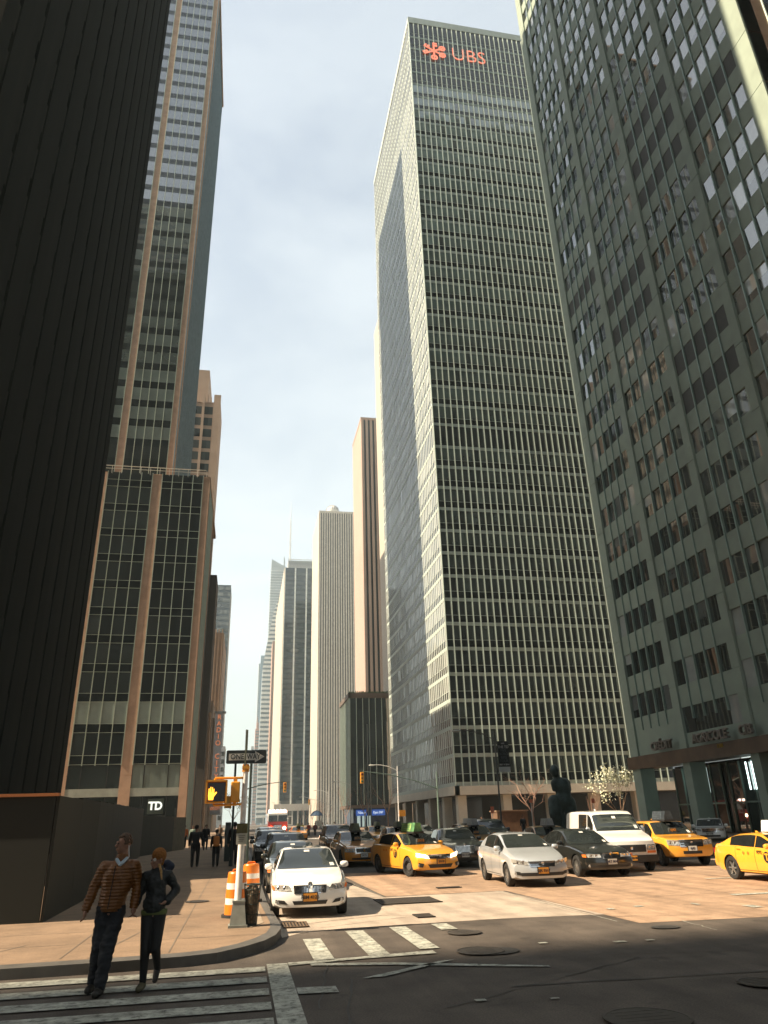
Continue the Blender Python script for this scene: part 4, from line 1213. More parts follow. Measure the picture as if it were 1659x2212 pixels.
bmwA = dict(L=4.53, W=1.82, paint=WHT, r=.325, rim=10, axles=(1.45, -1.31), kf=.30, nose=.06,
    top=[(2.265, .63), (2.15, .72), (1.9, .79), (1.4, .88), (.95, .955), (.35, 1.25), (.0, 1.385), (-.35, 1.42), (-.8, 1.40), (-1.15, 1.32), (-1.55, 1.12), (-1.75, 1.06), (-2.15, 1.04), (-2.265, .98)],
    belt=[(2.265, .58), (2.1, .66), (1.4, .80), (.9, .88), (-.3, .92), (-1.4, .96), (-2.0, .97), (-2.265, .90)],
    bot=[(2.265, .24), (1.9, .20), (-1.9, .20), (-2.265, .30)], w=[(2.265, .90), (1.9, .965), (1.2, .99), (0, 1.0), (-1.3, 1.0), (-1.9, .97), (-2.265, .90)],
    ws=(.95, .02), rw=(-1.08, -1.62), side=((.62, -.16), (-.20, -1.28)), lamp=[(.42, .57), (.80, .58), (.82, .70), (.50, .685)],
    grille=[([(-.33, .54), (-.085, .53), (-.08, .66), (-.35, .655)], True), ([(.085, .53), (.33, .54), (.35, .655), (.08, .66)], True)], bars=8, nbar=2,
    intake=[[(-.36, .29), (.36, .29), (.40, .37), (-.40, .37)]], fog=[(.50, .30), (.78, .33), (.78, .40), (.58, .38)], badge=.70, plate=plateO, plate_ink=blackp, ptext='FBM 4126', plate_z=.44,
    tail_lamp=[(.45, .72), (.82, .72), (.82, .86), (.45, .86)], sunroof=(-.05, -.6), antenna=-1.05, ind=[(.80, .60), (.86, .60), (.87, .68), (.83, .69)], **SED_SIDE)
honda = dict(bmwA, L=4.55, W=1.79, paint=SIL, rim=9, kf=.26, nose=.05, r=.315, axles=(1.42, -1.25), sunroof=None, ind=None,
    top=[(2.27, .66), (2.1, .76), (1.8, .86), (1.35, .97), (.9, 1.12), (.35, 1.33), (-.1, 1.43), (-.6, 1.445), (-1.1, 1.38), (-1.6, 1.20), (-1.95, 1.08), (-2.2, 1.05), (-2.27, .98)],
    belt=[(2.27, .60), (2.0, .72), (1.3, .86), (.6, .93), (-.5, .97), (-1.5, 1.01), (-2.27, .92)],
    ws=(1.18, .12), rw=(-1.15, -1.85), side=((.98, -.10), (-.14, -1.15)), lamp=[(.36, .585), (.84, .66), (.84, .76), (.42, .68)],
    grille=[([(-.34, .57), (.34, .57), (.38, .67), (-.38, .67)], True)], bars=0, hbars=3, nbar=1, intake=[[(-.62, .31), (.62, .31), (.70, .40), (-.70, .40)]], lower=None, fog=[(.60, .32), (.80, .36), (.80, .44), (.66, .42)], badge=.63, plate_z=.45, ptext='GJK 5517')
honda.pop('lower'); honda.pop('ind')
bmwB = dict(bmwA, L=4.78, W=1.80, paint=BLK, rim=14, kf=.26, axles=(1.50, -1.33), sunroof=None,
    top=[(2.39, .66), (2.25, .73), (1.9, .80), (1.4, .88), (.85, .96), (.3, 1.24), (-.05, 1.38), (-.4, 1.43), (-.9, 1.41), (-1.25, 1.32), (-1.65, 1.12), (-1.85, 1.06), (-2.25, 1.04), (-2.39, .97)],
    belt=[(2.39, .62), (2.1, .70), (1.4, .81), (.8, .88), (-.3, .92), (-1.4, .95), (-2.0, .96), (-2.39, .90)], ws=(.88, -.02), rw=(-1.15, -1.7), side=((.58, -.2), (-.24, -1.32)),
    lamp=[(.34, .595), (.74, .595), (.76, .70), (.36, .69)], ind=[(.78, .60), (.87, .61), (.88, .69), (.79, .69)],
    grille=[([(-.26, .58), (-.02, .58), (-.04, .70), (-.25, .70)], True), ([(.02, .58), (.26, .58), (.25, .70), (.04, .70)], True)], intake=[[(-.5, .30), (.5, .30), (.5, .37), (-.5, .37)]], plate=plateW, plate_ink=plateT, ptext='DRT 8042', plate_z=.47)
camry = dict(bmwA, L=4.81, W=1.82, paint=YEL, rim='steel', kf=.30, nose=.07, axles=(1.43, -1.35), sunroof=None, steer=14,
    top=[(2.4, .68), (2.25, .76), (1.9, .87), (1.4, .96), (.95, 1.04), (.4, 1.28), (0, 1.43), (-.45, 1.47), (-1.0, 1.44), (-1.4, 1.34), (-1.8, 1.16), (-2.05, 1.10), (-2.3, 1.09), (-2.4, 1.02)],
    belt=[(2.4, .62), (2.1, .74), (1.4, .88), (.7, .95), (-.4, .98), (-1.5, 1.02), (-2.4, .94)], ws=(1.02, .05), rw=(-1.3, -1.95), side=((.75, -.16), (-.2, -1.35)),
    lamp=[(.42, .60), (.80, .67), (.83, .79), (.50, .71)], lampm=lampon, bulb=lampon, grille=[([(-.40, .63), (.40, .63), (.44, .71), (-.44, .71)], True)], hbars=2, bars=0, nbar=1,
    intake=[[(-.42, .30), (.42, .30), (.50, .42), (-.50, .42)]], fog=[(.66, .32), (.80, .34), (.80, .48), (.62, .44)], badge=.68, plate=plateO, plate_ink=blackp, ptext='3N18', plate_z=.50, taxi_marks=.42,
    roof_sign=(M('green_advert', (.10, .26, .11), .5, var=.5, scale=5), M('green_advert_panel', (.22, .34, .12), .5, var=.6, scale=6), '3N18'), mirm=YEL)
camry.pop('ind')
crown = dict(bmwA, L=5.35, W=1.96, paint=YEL2, rim='steel', kf=.20, nose=.04, axles=(1.68, -1.25), sunroof=None, r=.335,
    top=[(2.67, .74), (2.5, .83), (2.0, .90), (1.3, .98), (.95, 1.02), (.4, 1.28), (.05, 1.42), (-.4, 1.47), (-1.0, 1.45), (-1.35, 1.36), (-1.75, 1.12), (-1.9, 1.08), (-2.5, 1.05), (-2.67, .98)],
    belt=[(2.67, .70), (2.3, .80), (1.4, .90), (.7, .93), (-.4, .95), (-1.5, .97), (-2.67, .92)], ws=(1.0, .1), rw=(-1.25, -1.8), side=((.75, -.2), (-.24, -1.35)), tum=.36,
    lamp=[(.44, .60), (.86, .61), (.86, .75), (.44, .76)], grille=[([(-.36, .58), (.36, .58), (.38, .76), (-.38, .76)], True)], bars=0, nbar=0, intake=[[(-.55, .30), (.55, .30), (.55, .37), (-.55, .37)]],
    badge=.67, plate=plateW, plate_ink=plateT, ptext='2C71', plate_z=.47, roof_sign=(M('olive_advert', (.10, .13, .08), .5, var=.4, scale=5), M('olive_advert_panel', (.15, .18, .11), .5, var=.5, scale=6), '2C71'))
crown.pop('ind'); crown.pop('fog')
town = dict(crown, paint=BLK, rim=7, roof_sign=None, lamp=[(.40, .62), (.84, .64), (.84, .78), (.42, .78)], grille=[([(-.32, .56), (.32, .56), (.40, .80), (-.40, .80)], True)], bars=14, nbar=1, ptext='T60 313C', badge=.84)
suv = dict(bmwA, L=4.75, W=1.88, paint=NAV, rim=5, kf=.24, nose=.05, axles=(1.42, -1.42), r=.37, sunroof=None, tum=.24,
    top=[(2.37, .88), (2.25, .98), (1.9, 1.06), (1.3, 1.12), (1.0, 1.18), (.55, 1.48), (.2, 1.68), (-.3, 1.74), (-1.4, 1.73), (-2.0, 1.68), (-2.2, 1.45), (-2.33, 1.10), (-2.37, 1.0)],
    belt=[(2.37, .84), (2.0, .96), (1.2, 1.04), (.3, 1.07), (-1.5, 1.10), (-2.2, 1.12), (-2.37, .96)], bot=[(2.37, .36), (1.9, .30), (-1.9, .30), (-2.37, .42)],
    ws=(1.02, .25), rw=(-2.05, -2.30), side=((.75, -.12), (-.17, -1.15), (-1.22, -1.95)), lamp=[(.45, .74), (.86, .76), (.87, .91), (.48, .87)], ind=None,
    grille=[([(-.38, .70), (.38, .70), (.42, .88), (-.42, .88)], True)], hbars=3, bars=0, nbar=1, intake=[[(-.6, .42), (.6, .42), (.6, .52), (-.6, .52)]], badge=.79, plate=plateW, plate_ink=plateT, ptext='ELK 2290', plate_z=.60, mirsz=(.08, .12, .10), gaps=(.85, -.15, -1.1), handles=(.05, -.95))
suv.pop('ind'); suv.pop('fog')
escape = dict(suv, L=4.44, W=1.81, paint=YEL, r=.35, rim=5, axles=(1.32, -1.30), kf=.18, nose=.03,
    top=[(2.22, .90), (2.12, .99), (1.8, 1.05), (1.2, 1.11), (.95, 1.16), (.5, 1.50), (.2, 1.68), (-.3, 1.72), (-1.4, 1.71), (-1.95, 1.64), (-2.1, 1.40), (-2.2, 1.10), (-2.22, 1.0)],
    belt=[(2.22, .86), (1.9, .97), (1.2, 1.03), (.3, 1.05), (-1.5, 1.07), (-2.1, 1.08), (-2.22, .96)], lamp=[(.46, .70), (.82, .72), (.83, .90), (.46, .88)],
    grille=[([(-.40, .68), (.40, .68), (.42, .87), (-.42, .87)], True)], hbars=3, ptext='6J42', mirm=BLK, intake=[[(-.35, .42), (.35, .42), (.35, .52), (-.35, .52)]],
    roof_sign=(M('dark_advert', (.03, .04, .05), .4, var=.5, scale=5), M('dark_advert_panel', (.06, .08, .10), .4, var=.7, scale=8), '6J42'), ws=(.97, .25), side=((.70, -.15), (-.2, -1.1), (-1.17, -1.85)), zs=.87)
vanp = dict(suv, L=5.69, W=2.01, paint=WHT, r=.36, rim=6, axles=(1.95, -1.48), kf=.16, nose=.03, tum=.13, kr=.06,
    top=[(2.84, 1.02), (2.75, 1.10), (2.4, 1.19), (2.0, 1.27), (1.75, 1.36), (1.35, 1.70), (1.0, 1.97), (.6, 2.06), (-1.5, 2.08), (-2.55, 2.06), (-2.78, 1.95), (-2.84, 1.5)],
    belt=[(2.84, .98), (2.5, 1.08), (2.0, 1.16), (1.4, 1.20), (-2.0, 1.22), (-2.6, 1.24), (-2.84, 1.22)], bot=[(2.84, .34), (2.2, .30), (-2.4, .32), (-2.84, .42)], w=[(2.84, .93), (2.3, .98), (1.2, 1.0), (-2.4, 1.0), (-2.84, .97)],
    ws=(1.78, 1.05), rw=(-2.83, -2.839), side=((1.42, .62), (.50, -.62), (-.72, -1.75)), panel={2: WHT}, gaps=(1.5, .56, -.66), handles=(.7, .42), lamp=[(.56, .72), (.90, .72), (.90, .90), (.58, .90)],
    ind=[(.56, .62), (.90, .62), (.90, .70), (.58, .70)], grille=[([(-.52, .66), (.52, .66), (.54, .90), (-.54, .90)], False)], hbars=0, intake=[], lower=(.34, .56), badge=.79, plate=plateO, plate_ink=blackp, ptext='52904 MB', plate_z=.47, mirm=SIL, mirsz=(.07, .10, .17))
camryR = dict(camry, steer=0, zs=.86, rim=6, lampm=lampm, bulb=chrome, taxi_marks=.42, handlem=M('dark_yellow', (.5, .22, .01), .3),
    roof_sign=(M('white_advert', (.66, .70, .70), .5, var=.1, scale=3), M('white_advert_panel', (.50, .58, .60), .5, var=.2, scale=5), '8Y25'), ptext='8Y25')
mini = dict(suv, paint=BRO)
CAR = 'cars and taxis driving down the avenue'
make_car('white_sedan', 'white sedan with twin oval grille and orange plate parked nearest the kerb', bmwA, (1.5, 17.05), -2, s=.92, group=CAR)
make_car('silver_sedan', 'silver sedan in the sun between a yellow taxi and a black sedan', honda, (8.35, 21.25), -3, s=.96, group=CAR)
make_car('black_sedan', 'black sedan with twin chrome grille and pale plate beside the silver sedan', bmwB, (11.5, 23.4), -1, s=.97, group=CAR)
make_car('yellow_taxi', 'bright yellow taxi turning with its headlights on and a green roof advert', camry, (6.85, 26.8), 13, cat='taxi', s=.96, group=CAR)
make_car('old_taxi', 'boxy orange yellow taxi with a broad black grille behind the white sedan', crown, (5.35, 34.3), 1, cat='taxi', s=.97, group=CAR)
make_car('black_limousine', 'black car with a wide chrome grille between the turning taxi and the silver sedan', town, (8.95, 31.0), -6, s=.98, group=CAR)
make_car('white_van', 'white panel van with dark sliding door window and black front bumper', vanp, (13.0, 24.9), -9, cat='van', s=.94, group=CAR)
make_car('suv_taxi', 'yellow taxi with raised body and dark roof advert right of the white van', escape, (16.1, 26.3), -7, cat='taxi', s=1.0, group=CAR)
make_car('side_on_taxi', 'bright yellow taxi with pale roof advert cut off by the right edge', camryR, (14.85, 17.45), 0, cat='taxi', s=.95, group=CAR)
cars_bg = [('dark_sedan', 'dark green grey sedan parked right behind the white sedan', dict(bmwB, paint=GRN, rim=6), (1.62, 22.8), 0, 'car', .93),
    ('dark_suv', 'dark navy car with high roof parked behind the green grey sedan', dict(suv, zs=.92), (1.78, 29.4), 0, 'car', .93),
    ('black_suv', 'black high roofed car third in the kerb row, close to the sign pole', dict(suv, paint=BLK, zs=.95), (1.48, 35.6), 0, 'car', .95),
    ('grey_suv', 'grey high roofed car farthest back in the kerb row before the fire engine', dict(suv, paint=GRN), (1.6, 43.5), 0, 'car', .95),
    ('brown_minivan', 'brownish tall taxi directly behind the old orange yellow taxi', dict(mini, ptext='5F20'), (5.6, 43.8), 0, 'car', .98),
    ('distant_taxi', 'small yellow taxi caught in sun behind the old orange yellow taxi', dict(crown, paint=YEL, ptext='7H11', lampm=lampm), (10.9, 60.5), 0, 'taxi', .97),
    ('middle_taxi', 'brownish taxi half hidden behind the turning yellow taxi', dict(crown, paint=BRO, ptext='9A03'), (9.9, 47), 0, 'taxi', .97),
    ('hidden_taxi', 'orange yellow taxi with silver roof advert behind the black limousine', dict(crown, paint=YEL2, roof_sign=(M('grey_advert', (.30, .34, .36), .4, var=.3, scale=5), M('grey_advert_panel', (.36, .42, .44), .4, var=.3, scale=7), '4D88'), ptext='4D88'), (11.75, 37.2), -5, 'taxi', 1.0),
    ('navy_suv', 'rounded navy car with high roof left of the silver sedan roof', dict(suv, paint=NAV), (13.9, 41.2), -4, 'car', 1.0),
    ('rear_taxi', 'brown orange taxi with pale roof advert just behind the black sedan', dict(crown, paint=YEL2, roof_sign=(M('grey_advert', (.30, .34, .36), .4), M('grey_advert_panel', (.36, .42, .44), .4), '1B77'), ptext='1B77', zs=.97), (14.2, 33.2), -6, 'taxi', .97),
    ('white_suv', 'white high roofed car far behind the raised taxi at the tower column', dict(suv, paint=WHT, zs=.82), (27.3, 42.5), -35, 'car', .95),
    ('grey_sedan', 'grey sedan far back between the two taxi roof signs', dict(honda, paint=GRN), (13.0, 54), 0, 'car', 1.0),
    ('roof_sign_taxi', 'far brown taxi with pale roof sign behind the black limousine on the right', dict(crown, paint=BRO, roof_sign=(M('pale_advert', (.45, .45, .40), .4), M('pale_advert_panel', (.5, .5, .45), .4), '2K30'), ptext='2K30'), (15.5, 50), 0, 'taxi', 1.0),
    ('far_brown_taxi', 'tiny brown taxi alone on the empty stretch right of the fire engine', dict(crown, paint=YEL2, ptext='5P66'), (6.5, 88), 0, 'taxi', .97)]
for nm, lb, sp, pos, yaw, cat, s in cars_bg:
    make_car(nm, lb, sp, pos, yaw, cat, s, CAR)
# fire engine
fe = thing('fire_engine', 'red fire engine with glowing roof lights far back in the kerb lane', 'fire engine', (0, 0, 0), CAR)
m = MB(); m.box(-2.2, 1.2, -1.25, 1.25, .5, 2.0); m.box(-9, -2.2, -1.25, 1.25, .5, 3.0); m.box(1.2, 1.6, -1.2, 1.2, .45, .9)
m.build('body', [RED], fe, bevel=.05)
m = MB(); m.box(-2.2, 1.15, -1.24, 1.24, 2.01, 3.05); m.build('cab_roof', [WHT], fe, bevel=.08)
for y in (-.62, .62): m = MB(); m.box(1.14, 1.2, y - .56, y + .56, 2.05, 2.75); m.build('windscreen', cglass, fe)
m = MB(); m.box(1.2, 1.27, -.5, .5, .95, 1.6); m.build('grille', chrome, fe)
for y in (-.85, .85): m = MB(); m.lathe((1.25, y, 1.25), [(.17, -.03), (.17, .03), (.001, .05)], 12, axis='X'); m.build('headlight', M('engine_lamp', (1, .9, .7), .3, emit=(1, .75, .45), es=18), fe)
m = MB(); m.box(.2, .7, -1.15, 1.15, 3.05, 3.3); m.build('light_bar', M('light_bar', (.9, .5, .4), .3, emit=(1, .55, .42), es=3), fe)
for k in range(5):
    m = MB(); m.box(.3, .75, -1.1 + k * .47, -.9 + k * .47, 3.3, 3.42); m.build('beacon', M('beacon_white', (1, .9, .8), .3, emit=(1, .8, .65), es=5), fe)
for sd in (-1, 1):
    m = MB(); y = sd * 1.55
    m.box(1.25, 1.35, y - .30, y + .30, 1.55, 1.63); m.box(1.25, 1.35, y - .30, y + .30, 2.55, 2.63); m.box(1.25, 1.35, y - .32, y - .25, 1.6, 2.6); m.box(1.25, 1.35, y + .25, y + .32, 1.6, 2.6); m.box(1.2, 1.24, sd * 1.2 - .05, sd * 1.3 + .05, 2.3, 2.4)
    m.build('mirror_frame', WHT, fe)
    for x in (0.2, -6): wheel(fe, x, sd * 1.1, .5, 'steel', 0, sd)
fe.location = (4.6, 101.5, 0); fe.rotation_euler = (0, 0, rad(-90))
# ------------------------------------------------------------------ street furniture
silverp = M('silver_pole', (0.80, 0.79, 0.76), 0.5, metal=0.08, var=.18, scale=7, detail=8)
tyel = M('signal_yellow', (0.75, 0.33, 0.02), 0.4, var=.08, scale=5)
dgreen = M('dark_green_metal', (0.02, 0.035, 0.03), 0.5)
galv = M('galvanised', (0.36, 0.38, 0.36), 0.45, metal=.5, var=.1)
orangep = M('barrel_orange', (0.72, 0.19, 0.015), 0.4, var=.06, scale=6)
whiter = M('reflective_white', (0.75, 0.73, 0.70), 0.4)
iron = M('cast_iron', (0.06, 0.052, 0.044), 0.6, metal=.3, var=.2, scale=9)
hoard = M('hoarding_green', (0.010, 0.013, 0.010), 0.7, var=.18, scale=.8, stretch=(1, 1, .3))
# hoarding
h = thing('construction_hoarding', 'dark green plywood hoarding wrapping the corner below the granite tower', 'fence', (-3.85, 17.4, .15))
line = [(-3.85, 17.4, 2.5), (-3.97, 23, 2.55), (-6.2, 52, 2.92), (-4.95, 60.5, 2.5), (-4.3, 63.5, 2.45)]
def panel(a, b, z1, nm, mt, th=.06, z0=.15):
    a = Vector((*a, 0)); b = Vector((*b, 0)); d = (b - a).normalized(); n = Vector((d.y, -d.x, 0))
    b = b - d * .007; m = MB(); m.prism([(p.x, p.y) for p in (a, b, b - n * th, a - n * th)], z0, z1, axis='Z'); return m.build(nm, mt, h)
k = 0
for (a, b) in zip(line[:-1], line[1:]):
    L = math.dist(a[:2], b[:2]); n = max(1, round(L / 2.44))
    for i in range(n):
        p = (a[0] + (b[0] - a[0]) * i / n, a[1] + (b[1] - a[1]) * i / n); q = (a[0] + (b[0] - a[0]) * (i + 1) / n, a[1] + (b[1] - a[1]) * (i + 1) / n - .01)
        panel(q, p, a[2] + ((b[2] if b[1] < 53 else b[2]) - a[2]) * i / n * (1 if b[1] < 53 else 0) + (b[2] - a[2] if b[1] > 53 else 0) + R_.uniform(-.01, .01), 'panel', hoard if b[1] < 61 else M('raw_plywood', (.10, .085, .055), .8, var=.2, scale=3))
for i in range(16):
    x1 = -3.86 - i * 2.44; panel((x1 - 2.43, 17.4), (x1, 17.4), 2.5 - .01 * (i % 2), 'panel', hoard)
m = MB(); m.box(-42, -3.80, 17.32, 17.50, 2.5, 2.56); m.build('top_rail', M('sunlit_edge_orange', (.35, .13, .04), .6), h)  # orange colour stands for the sunlit top edge of the hoarding
for i in range(8): m = MB(); m.box(-3.97 - i * 2.44 - .0, -3.90 - i * 2.44, 17.45, 17.6, .15, 2.5); m.build('post', hoard, h)
# pole with signs
PX, PY = 0.03, 15.1
sp_ = thing('sign_pole', 'silver pole with flared grey base holding the one way sign and walk signals', 'pole', (PX, PY, .15))
m = MB(); m.cyl((PX - .02, PY, .5), (PX, PY, 1.52), .064, .060, 12); m.cyl((PX, PY, 1.5), (PX + .02, PY, 2.80), .052, .050, 12); m.build('pole', silverp, sp_, smooth='a')
m = MB()
for z0, z1, a, b in [(.15, .19, .17, .17), (.19, .55, .145, .105), (.55, .58, .115, .115)]:
    v = [(-a, -a), (a, -a), (a, a), (-a, a)]; w = [(-b, -b), (b, -b), (b, b), (-b, b)]
    P = [(PX + x, PY + y, z0) for x, y in v]; Q = [(PX + x, PY + y, z1) for x, y in w]
    for i in range(4): m.face([P[i], P[(i + 1) % 4], Q[(i + 1) % 4], Q[i]])
    m.face(P); m.face(Q)
m.build('base', M('base_grey', (.24, .26, .235), .6, var=.15, scale=8), sp_, bevel=.01)
m = MB(); m.box(PX - .10, PX + .10, PY - .10, PY + .06, 1.69, 1.86); m.build('control_box', M('olive_box', (.085, .075, .015), .5, var=.3, scale=20), sp_)
m = MB(); m.box(PX - .10, PX + .095, PY - .115, PY - .10, 1.50, 1.688); pn = m.build('notice', M('notice_white', (.42, .43, .37), .6), sp_)
m = MB()
for i in range(4): m.box(PX - .06, PX + .06 - .01 * i, PY - .119, PY - .116, 1.645 - i * .03, 1.652 - i * .03)
o = m.build('notice_print', coreM, None); o.parent = pn; o.location = (0, 0, 0)
for v in o.data.vertices: v.co -= Vector(sp_.location)
m = MB(); m.cyl((PX + .02, PY, 2.78), (PX + .02, PY, 2.92), .07, .06, 10); m.box(PX - .05, PX + .09, PY - .09, PY + .05, 2.83, 2.88); m.build('collar', tyel, sp_)
m = MB(); m.box(PX + .005, PX + .035, PY - .02, PY + .01, 2.9, 3.56)
m.build('top_post', M('rusty_green_post', (.16, .17, .12), .6, var=.3, scale=20), sp_)
ow = thing('one_way_sign', 'black and white ONE WAY arrow sign on top of the silver pole', 'sign', (PX, PY - .05, 2.93))
m = MB(); R2 = []
X0, X1, Z0, Z1, rr = -.335, .435, 2.925, 3.175, .03
for cx, cz, a0 in ((X1 - rr, Z1 - rr, 0), (X0 + rr, Z1 - rr, 90), (X0 + rr, Z0 + rr, 180), (X1 - rr, Z0 + rr, 270)):
    for t in range(5): R2.append((cx + rr * math.cos(rad(a0 + t * 22.5)), cz + rr * math.sin(rad(a0 + t * 22.5))))
m.prism(R2, PY - .06, PY - .045); m.build('sign_board', M('sign_black', (.02, .025, .022), .45), ow)
m = MB(); zc = 3.05
m.prism([(-.285, zc - .062), (.215, zc - .062), (.215, zc - .105), (.395, zc), (.215, zc + .105), (.215, zc + .062), (-.285, zc + .062)], PY - .066, PY - .061)
m.build('arrow', M('sign_white', (.62, .60, .54), .5), ow)
sb = M('sign_black', (.02, .025, .022), .45)
lettering('sign_letters', 'ONE', .135, sb, ow, (-.125, PY - .07, zc), depth=.001, bold=.002, sx=.92)
lettering('sign_letters', 'WAY', .135, sb, ow, (.185, PY - .07, zc), depth=.001, bold=.002, sx=.84)
m = MB(); m.box(.015, .045, PY - .085, PY - .072, 2.86, 3.56); m.build('clamp_post', M('rusty_green_post', (.16, .17, .12), .6), ow)
def ped_signal(x0, x1, z0, z1, y, label, lit=True, side=False, far=False):
    t = thing('walk_signal', label, 'traffic signal', ((x0 + x1) / 2, y, z0))
    w = x1 - x0; d = .16 if not far else .25
    m = MB(); m.box(x0, x1, y, y + d, z0, z1); m.build('housing', tyel, t, bevel=.02)
    if lit:
        m = MB(); b = w * .09
        m.box(x0 + b, x1 - b, y - .012, y - .002, z0 + b, z1 - b); m.build('screen', M('screen_black', (.012, .010, .008), .25), t)
        m = MB()
        for a in ((x0, x1, z1 - .02, z1 + .01), (x0 - .005, x0 + .02, z0, z1), (x1 - .02, x1 + .005, z0, z1)): m.box(a[0], a[1], y - .09, y, a[2], a[3])
        m.build('visor', tyel, t)
        hx = x0 + w * .27; hz = z0 + (z1 - z0) * .40; s = w * 1.30
        hm = M('orange_hand', (1, .45, .05), .5, emit=(1, .36, .03), es=1.3)
        m = MB(); yy = y - .02
        m.prism([(hx - .12 * s, hz - .20 * s), (hx + .09 * s, hz - .20 * s), (hx + .13 * s, hz - .02 * s), (hx + .13 * s, hz + .06 * s), (hx - .14 * s, hz + .06 * s), (hx - .145 * s, hz - .05 * s)], yy, yy + .006)
        for fx, fh, ln in ((-.115, .05, .15), (-.045, .055, .20), (.03, .055, .19), (.10, .05, .14)):
            m.prism([(hx + (fx - .024) * s, hz + fh * s), (hx + (fx + .024) * s, hz + fh * s), (hx + (fx + .022) * s, hz + (fh + ln) * s), (hx + (fx - .018) * s, hz + (fh + ln) * s)], yy, yy + .006)
        m.prism([(hx + .12 * s, hz - .08 * s), (hx + .25 * s, hz + .05 * s), (hx + .22 * s, hz + .09 * s), (hx + .12 * s, hz + .02 * s)], yy, yy + .006)
        for i in range(len(m.v)): m.v[i] = (hx + (m.v[i][0] - hx) * .80, m.v[i][1], m.v[i][2])
        m.build('hand_symbol', hm, t)
    return t
ped_signal(-.675, -.285, 2.22, 2.62, 14.95, 'orange walk signal facing the camera with a lit raised hand')
t = ped_signal(-.215, -.045, 2.23, 2.60, 14.98, 'orange walk signal seen edge on beside the silver pole', lit=False)
ar = MB(); ar.tube([(-.52, 15.05, 2.60), (-.52, 15.05, 2.665), (-.5, 15.05, 2.67), (PX, 15.1, 2.67)], .022, 8); ar.tube([(-.52, 15.05, 2.24), (-.52, 15.05, 2.19), (-.5, 15.05, 2.185), (PX, 15.1, 2.20)], .02, 8)
ar.box(-.16, -.10, 15.03, 15.09, 2.58, 2.68); ar.box(-.16, -.10, 15.03, 15.09, 2.17, 2.25)
ar.build('signal_bracket', tyel, sp_)
# barrels
def barrel(x, y, label):
    t = thing('traffic_barrel', label, 'traffic barrel', (x, y, .15), 'traffic barrels round the sign pole')
    segs = [(.0, .05, .28, .28, M('barrel_base', (.02, .02, .02), .8)), (.05, .23, .225, .222, orangep), (.23, .34, .216, .214, whiter), (.34, .50, .212, .208, orangep), (.50, .61, .202, .200, whiter), (.61, .78, .198, .185, orangep)]
    for i, (a, b, r0, r1, mt) in enumerate(segs):
        m = MB(); m.cyl((x, y, .15 + a), (x, y, .15 + b), r0, r1, 22); m.build('base' if i == 0 else ('reflective_band' if mt is whiter else 'drum'), mt, t, smooth='a')
    m = MB(); m.lathe((x, y, .15), [(.185, .78), (.17, .81), (.12, .815), (.11, .80), (.001, .80)], 22); m.build('top', orangep, t, smooth='a')
    m = MB(); m.tube([(x - .09, y, .95), (x - .08, y, 1.0), (x + .08, y, 1.0), (x + .09, y, .95)], .017, 6); m.build('handle', orangep, t)
barrel(-.02, 16.7, 'orange barrel with white bands directly behind the silver pole')
barrel(.30, 19.6, 'taller looking orange barrel behind the wire basket, nearest the white sedan')
# litter basket
bx, by = .27, 15.15
lb_ = thing('litter_basket', 'dark green wire litter basket full of rubbish beside the silver pole', 'litter basket', (bx, by, .15))
m = MB()
for i in range(22):
    a = 2 * math.pi * i / 22; m.tube([(bx + .095 * math.cos(a), by + .095 * math.sin(a), .17), (bx + .15 * math.cos(a), by + .15 * math.sin(a), .82)], .0045, 4)
for z, r in ((.19, .097), (.34, .11), (.50, .125), (.66, .138), (.74, .146), (.82, .152)):
    pts = [(bx + r * math.cos(2 * math.pi * i / 20), by + r * math.sin(2 * math.pi * i / 20), z) for i in range(21)]; m.tube(pts, .006 if z < .8 else .011, 4)
m.build('wire_mesh', dgreen, lb_)
m = MB(); m.cyl((bx, by, .16), (bx, by, .18), .10, .10, 14); m.build('base', dgreen, lb_)
m = MB(); m.lathe((bx, by, .18), [(.085, 0), (.10, .2), (.12, .42), (.125, .55), (.08, .62), (.001, .6)], 12)
for i in range(len(m.v)): v = m.v[i]; m.v[i] = (v[0] + R_.uniform(-.012, .012), v[1] + R_.uniform(-.012, .012), v[2] + R_.uniform(-.01, .01))
m.build('rubbish_bag', M('rubbish', (.13, .095, .06), .7, var=.8, scale=22), lb_)
# grates and covers
def grate(name, label, pts, nb, mat=iron, z=.02):
    (x0, y0), (x1, y1) = pts
    t = thing(name, label, 'grate', ((x0 + x1) / 2, (y0 + y1) / 2, z))
    m = MB(); m.box(x0, x1, y0, y1, z - .008, z - .002); m.build('pit', wellm, t)
    m = MB(); w = (x1 - x0) / nb
    for i in range(nb): m.box(x0 + w * i + w * .2, x0 + w * i + w * .7, y0, y1, z, z + .008)
    m.box(x0, x1, y0, y0 + .04, z, z + .01); m.box(x0, x1, y1 - .04, y1, z, z + .01); m.build('bars', mat, t)
grate('catch_basin', 'rusty slotted storm drain grating against the kerb corner', ((.88, 15.75), (1.38, 16.5)), 8, M('rusty_iron', (.13, .085, .05), .7, var=.3, scale=9))
grate('vent_grate', 'large dark road vent grating right of the white sedan', ((3.35, 18.9), (4.82, 20.2)), 22)
grate('small_grate', 'small square road grating below the large vent grating', ((3.6, 16.2), (3.97, 16.75)), 8)
grate('thin_grate', 'narrow pale grating in the road before the silver sedan', ((5.6, 22.4), (6.3, 22.7)), 14)
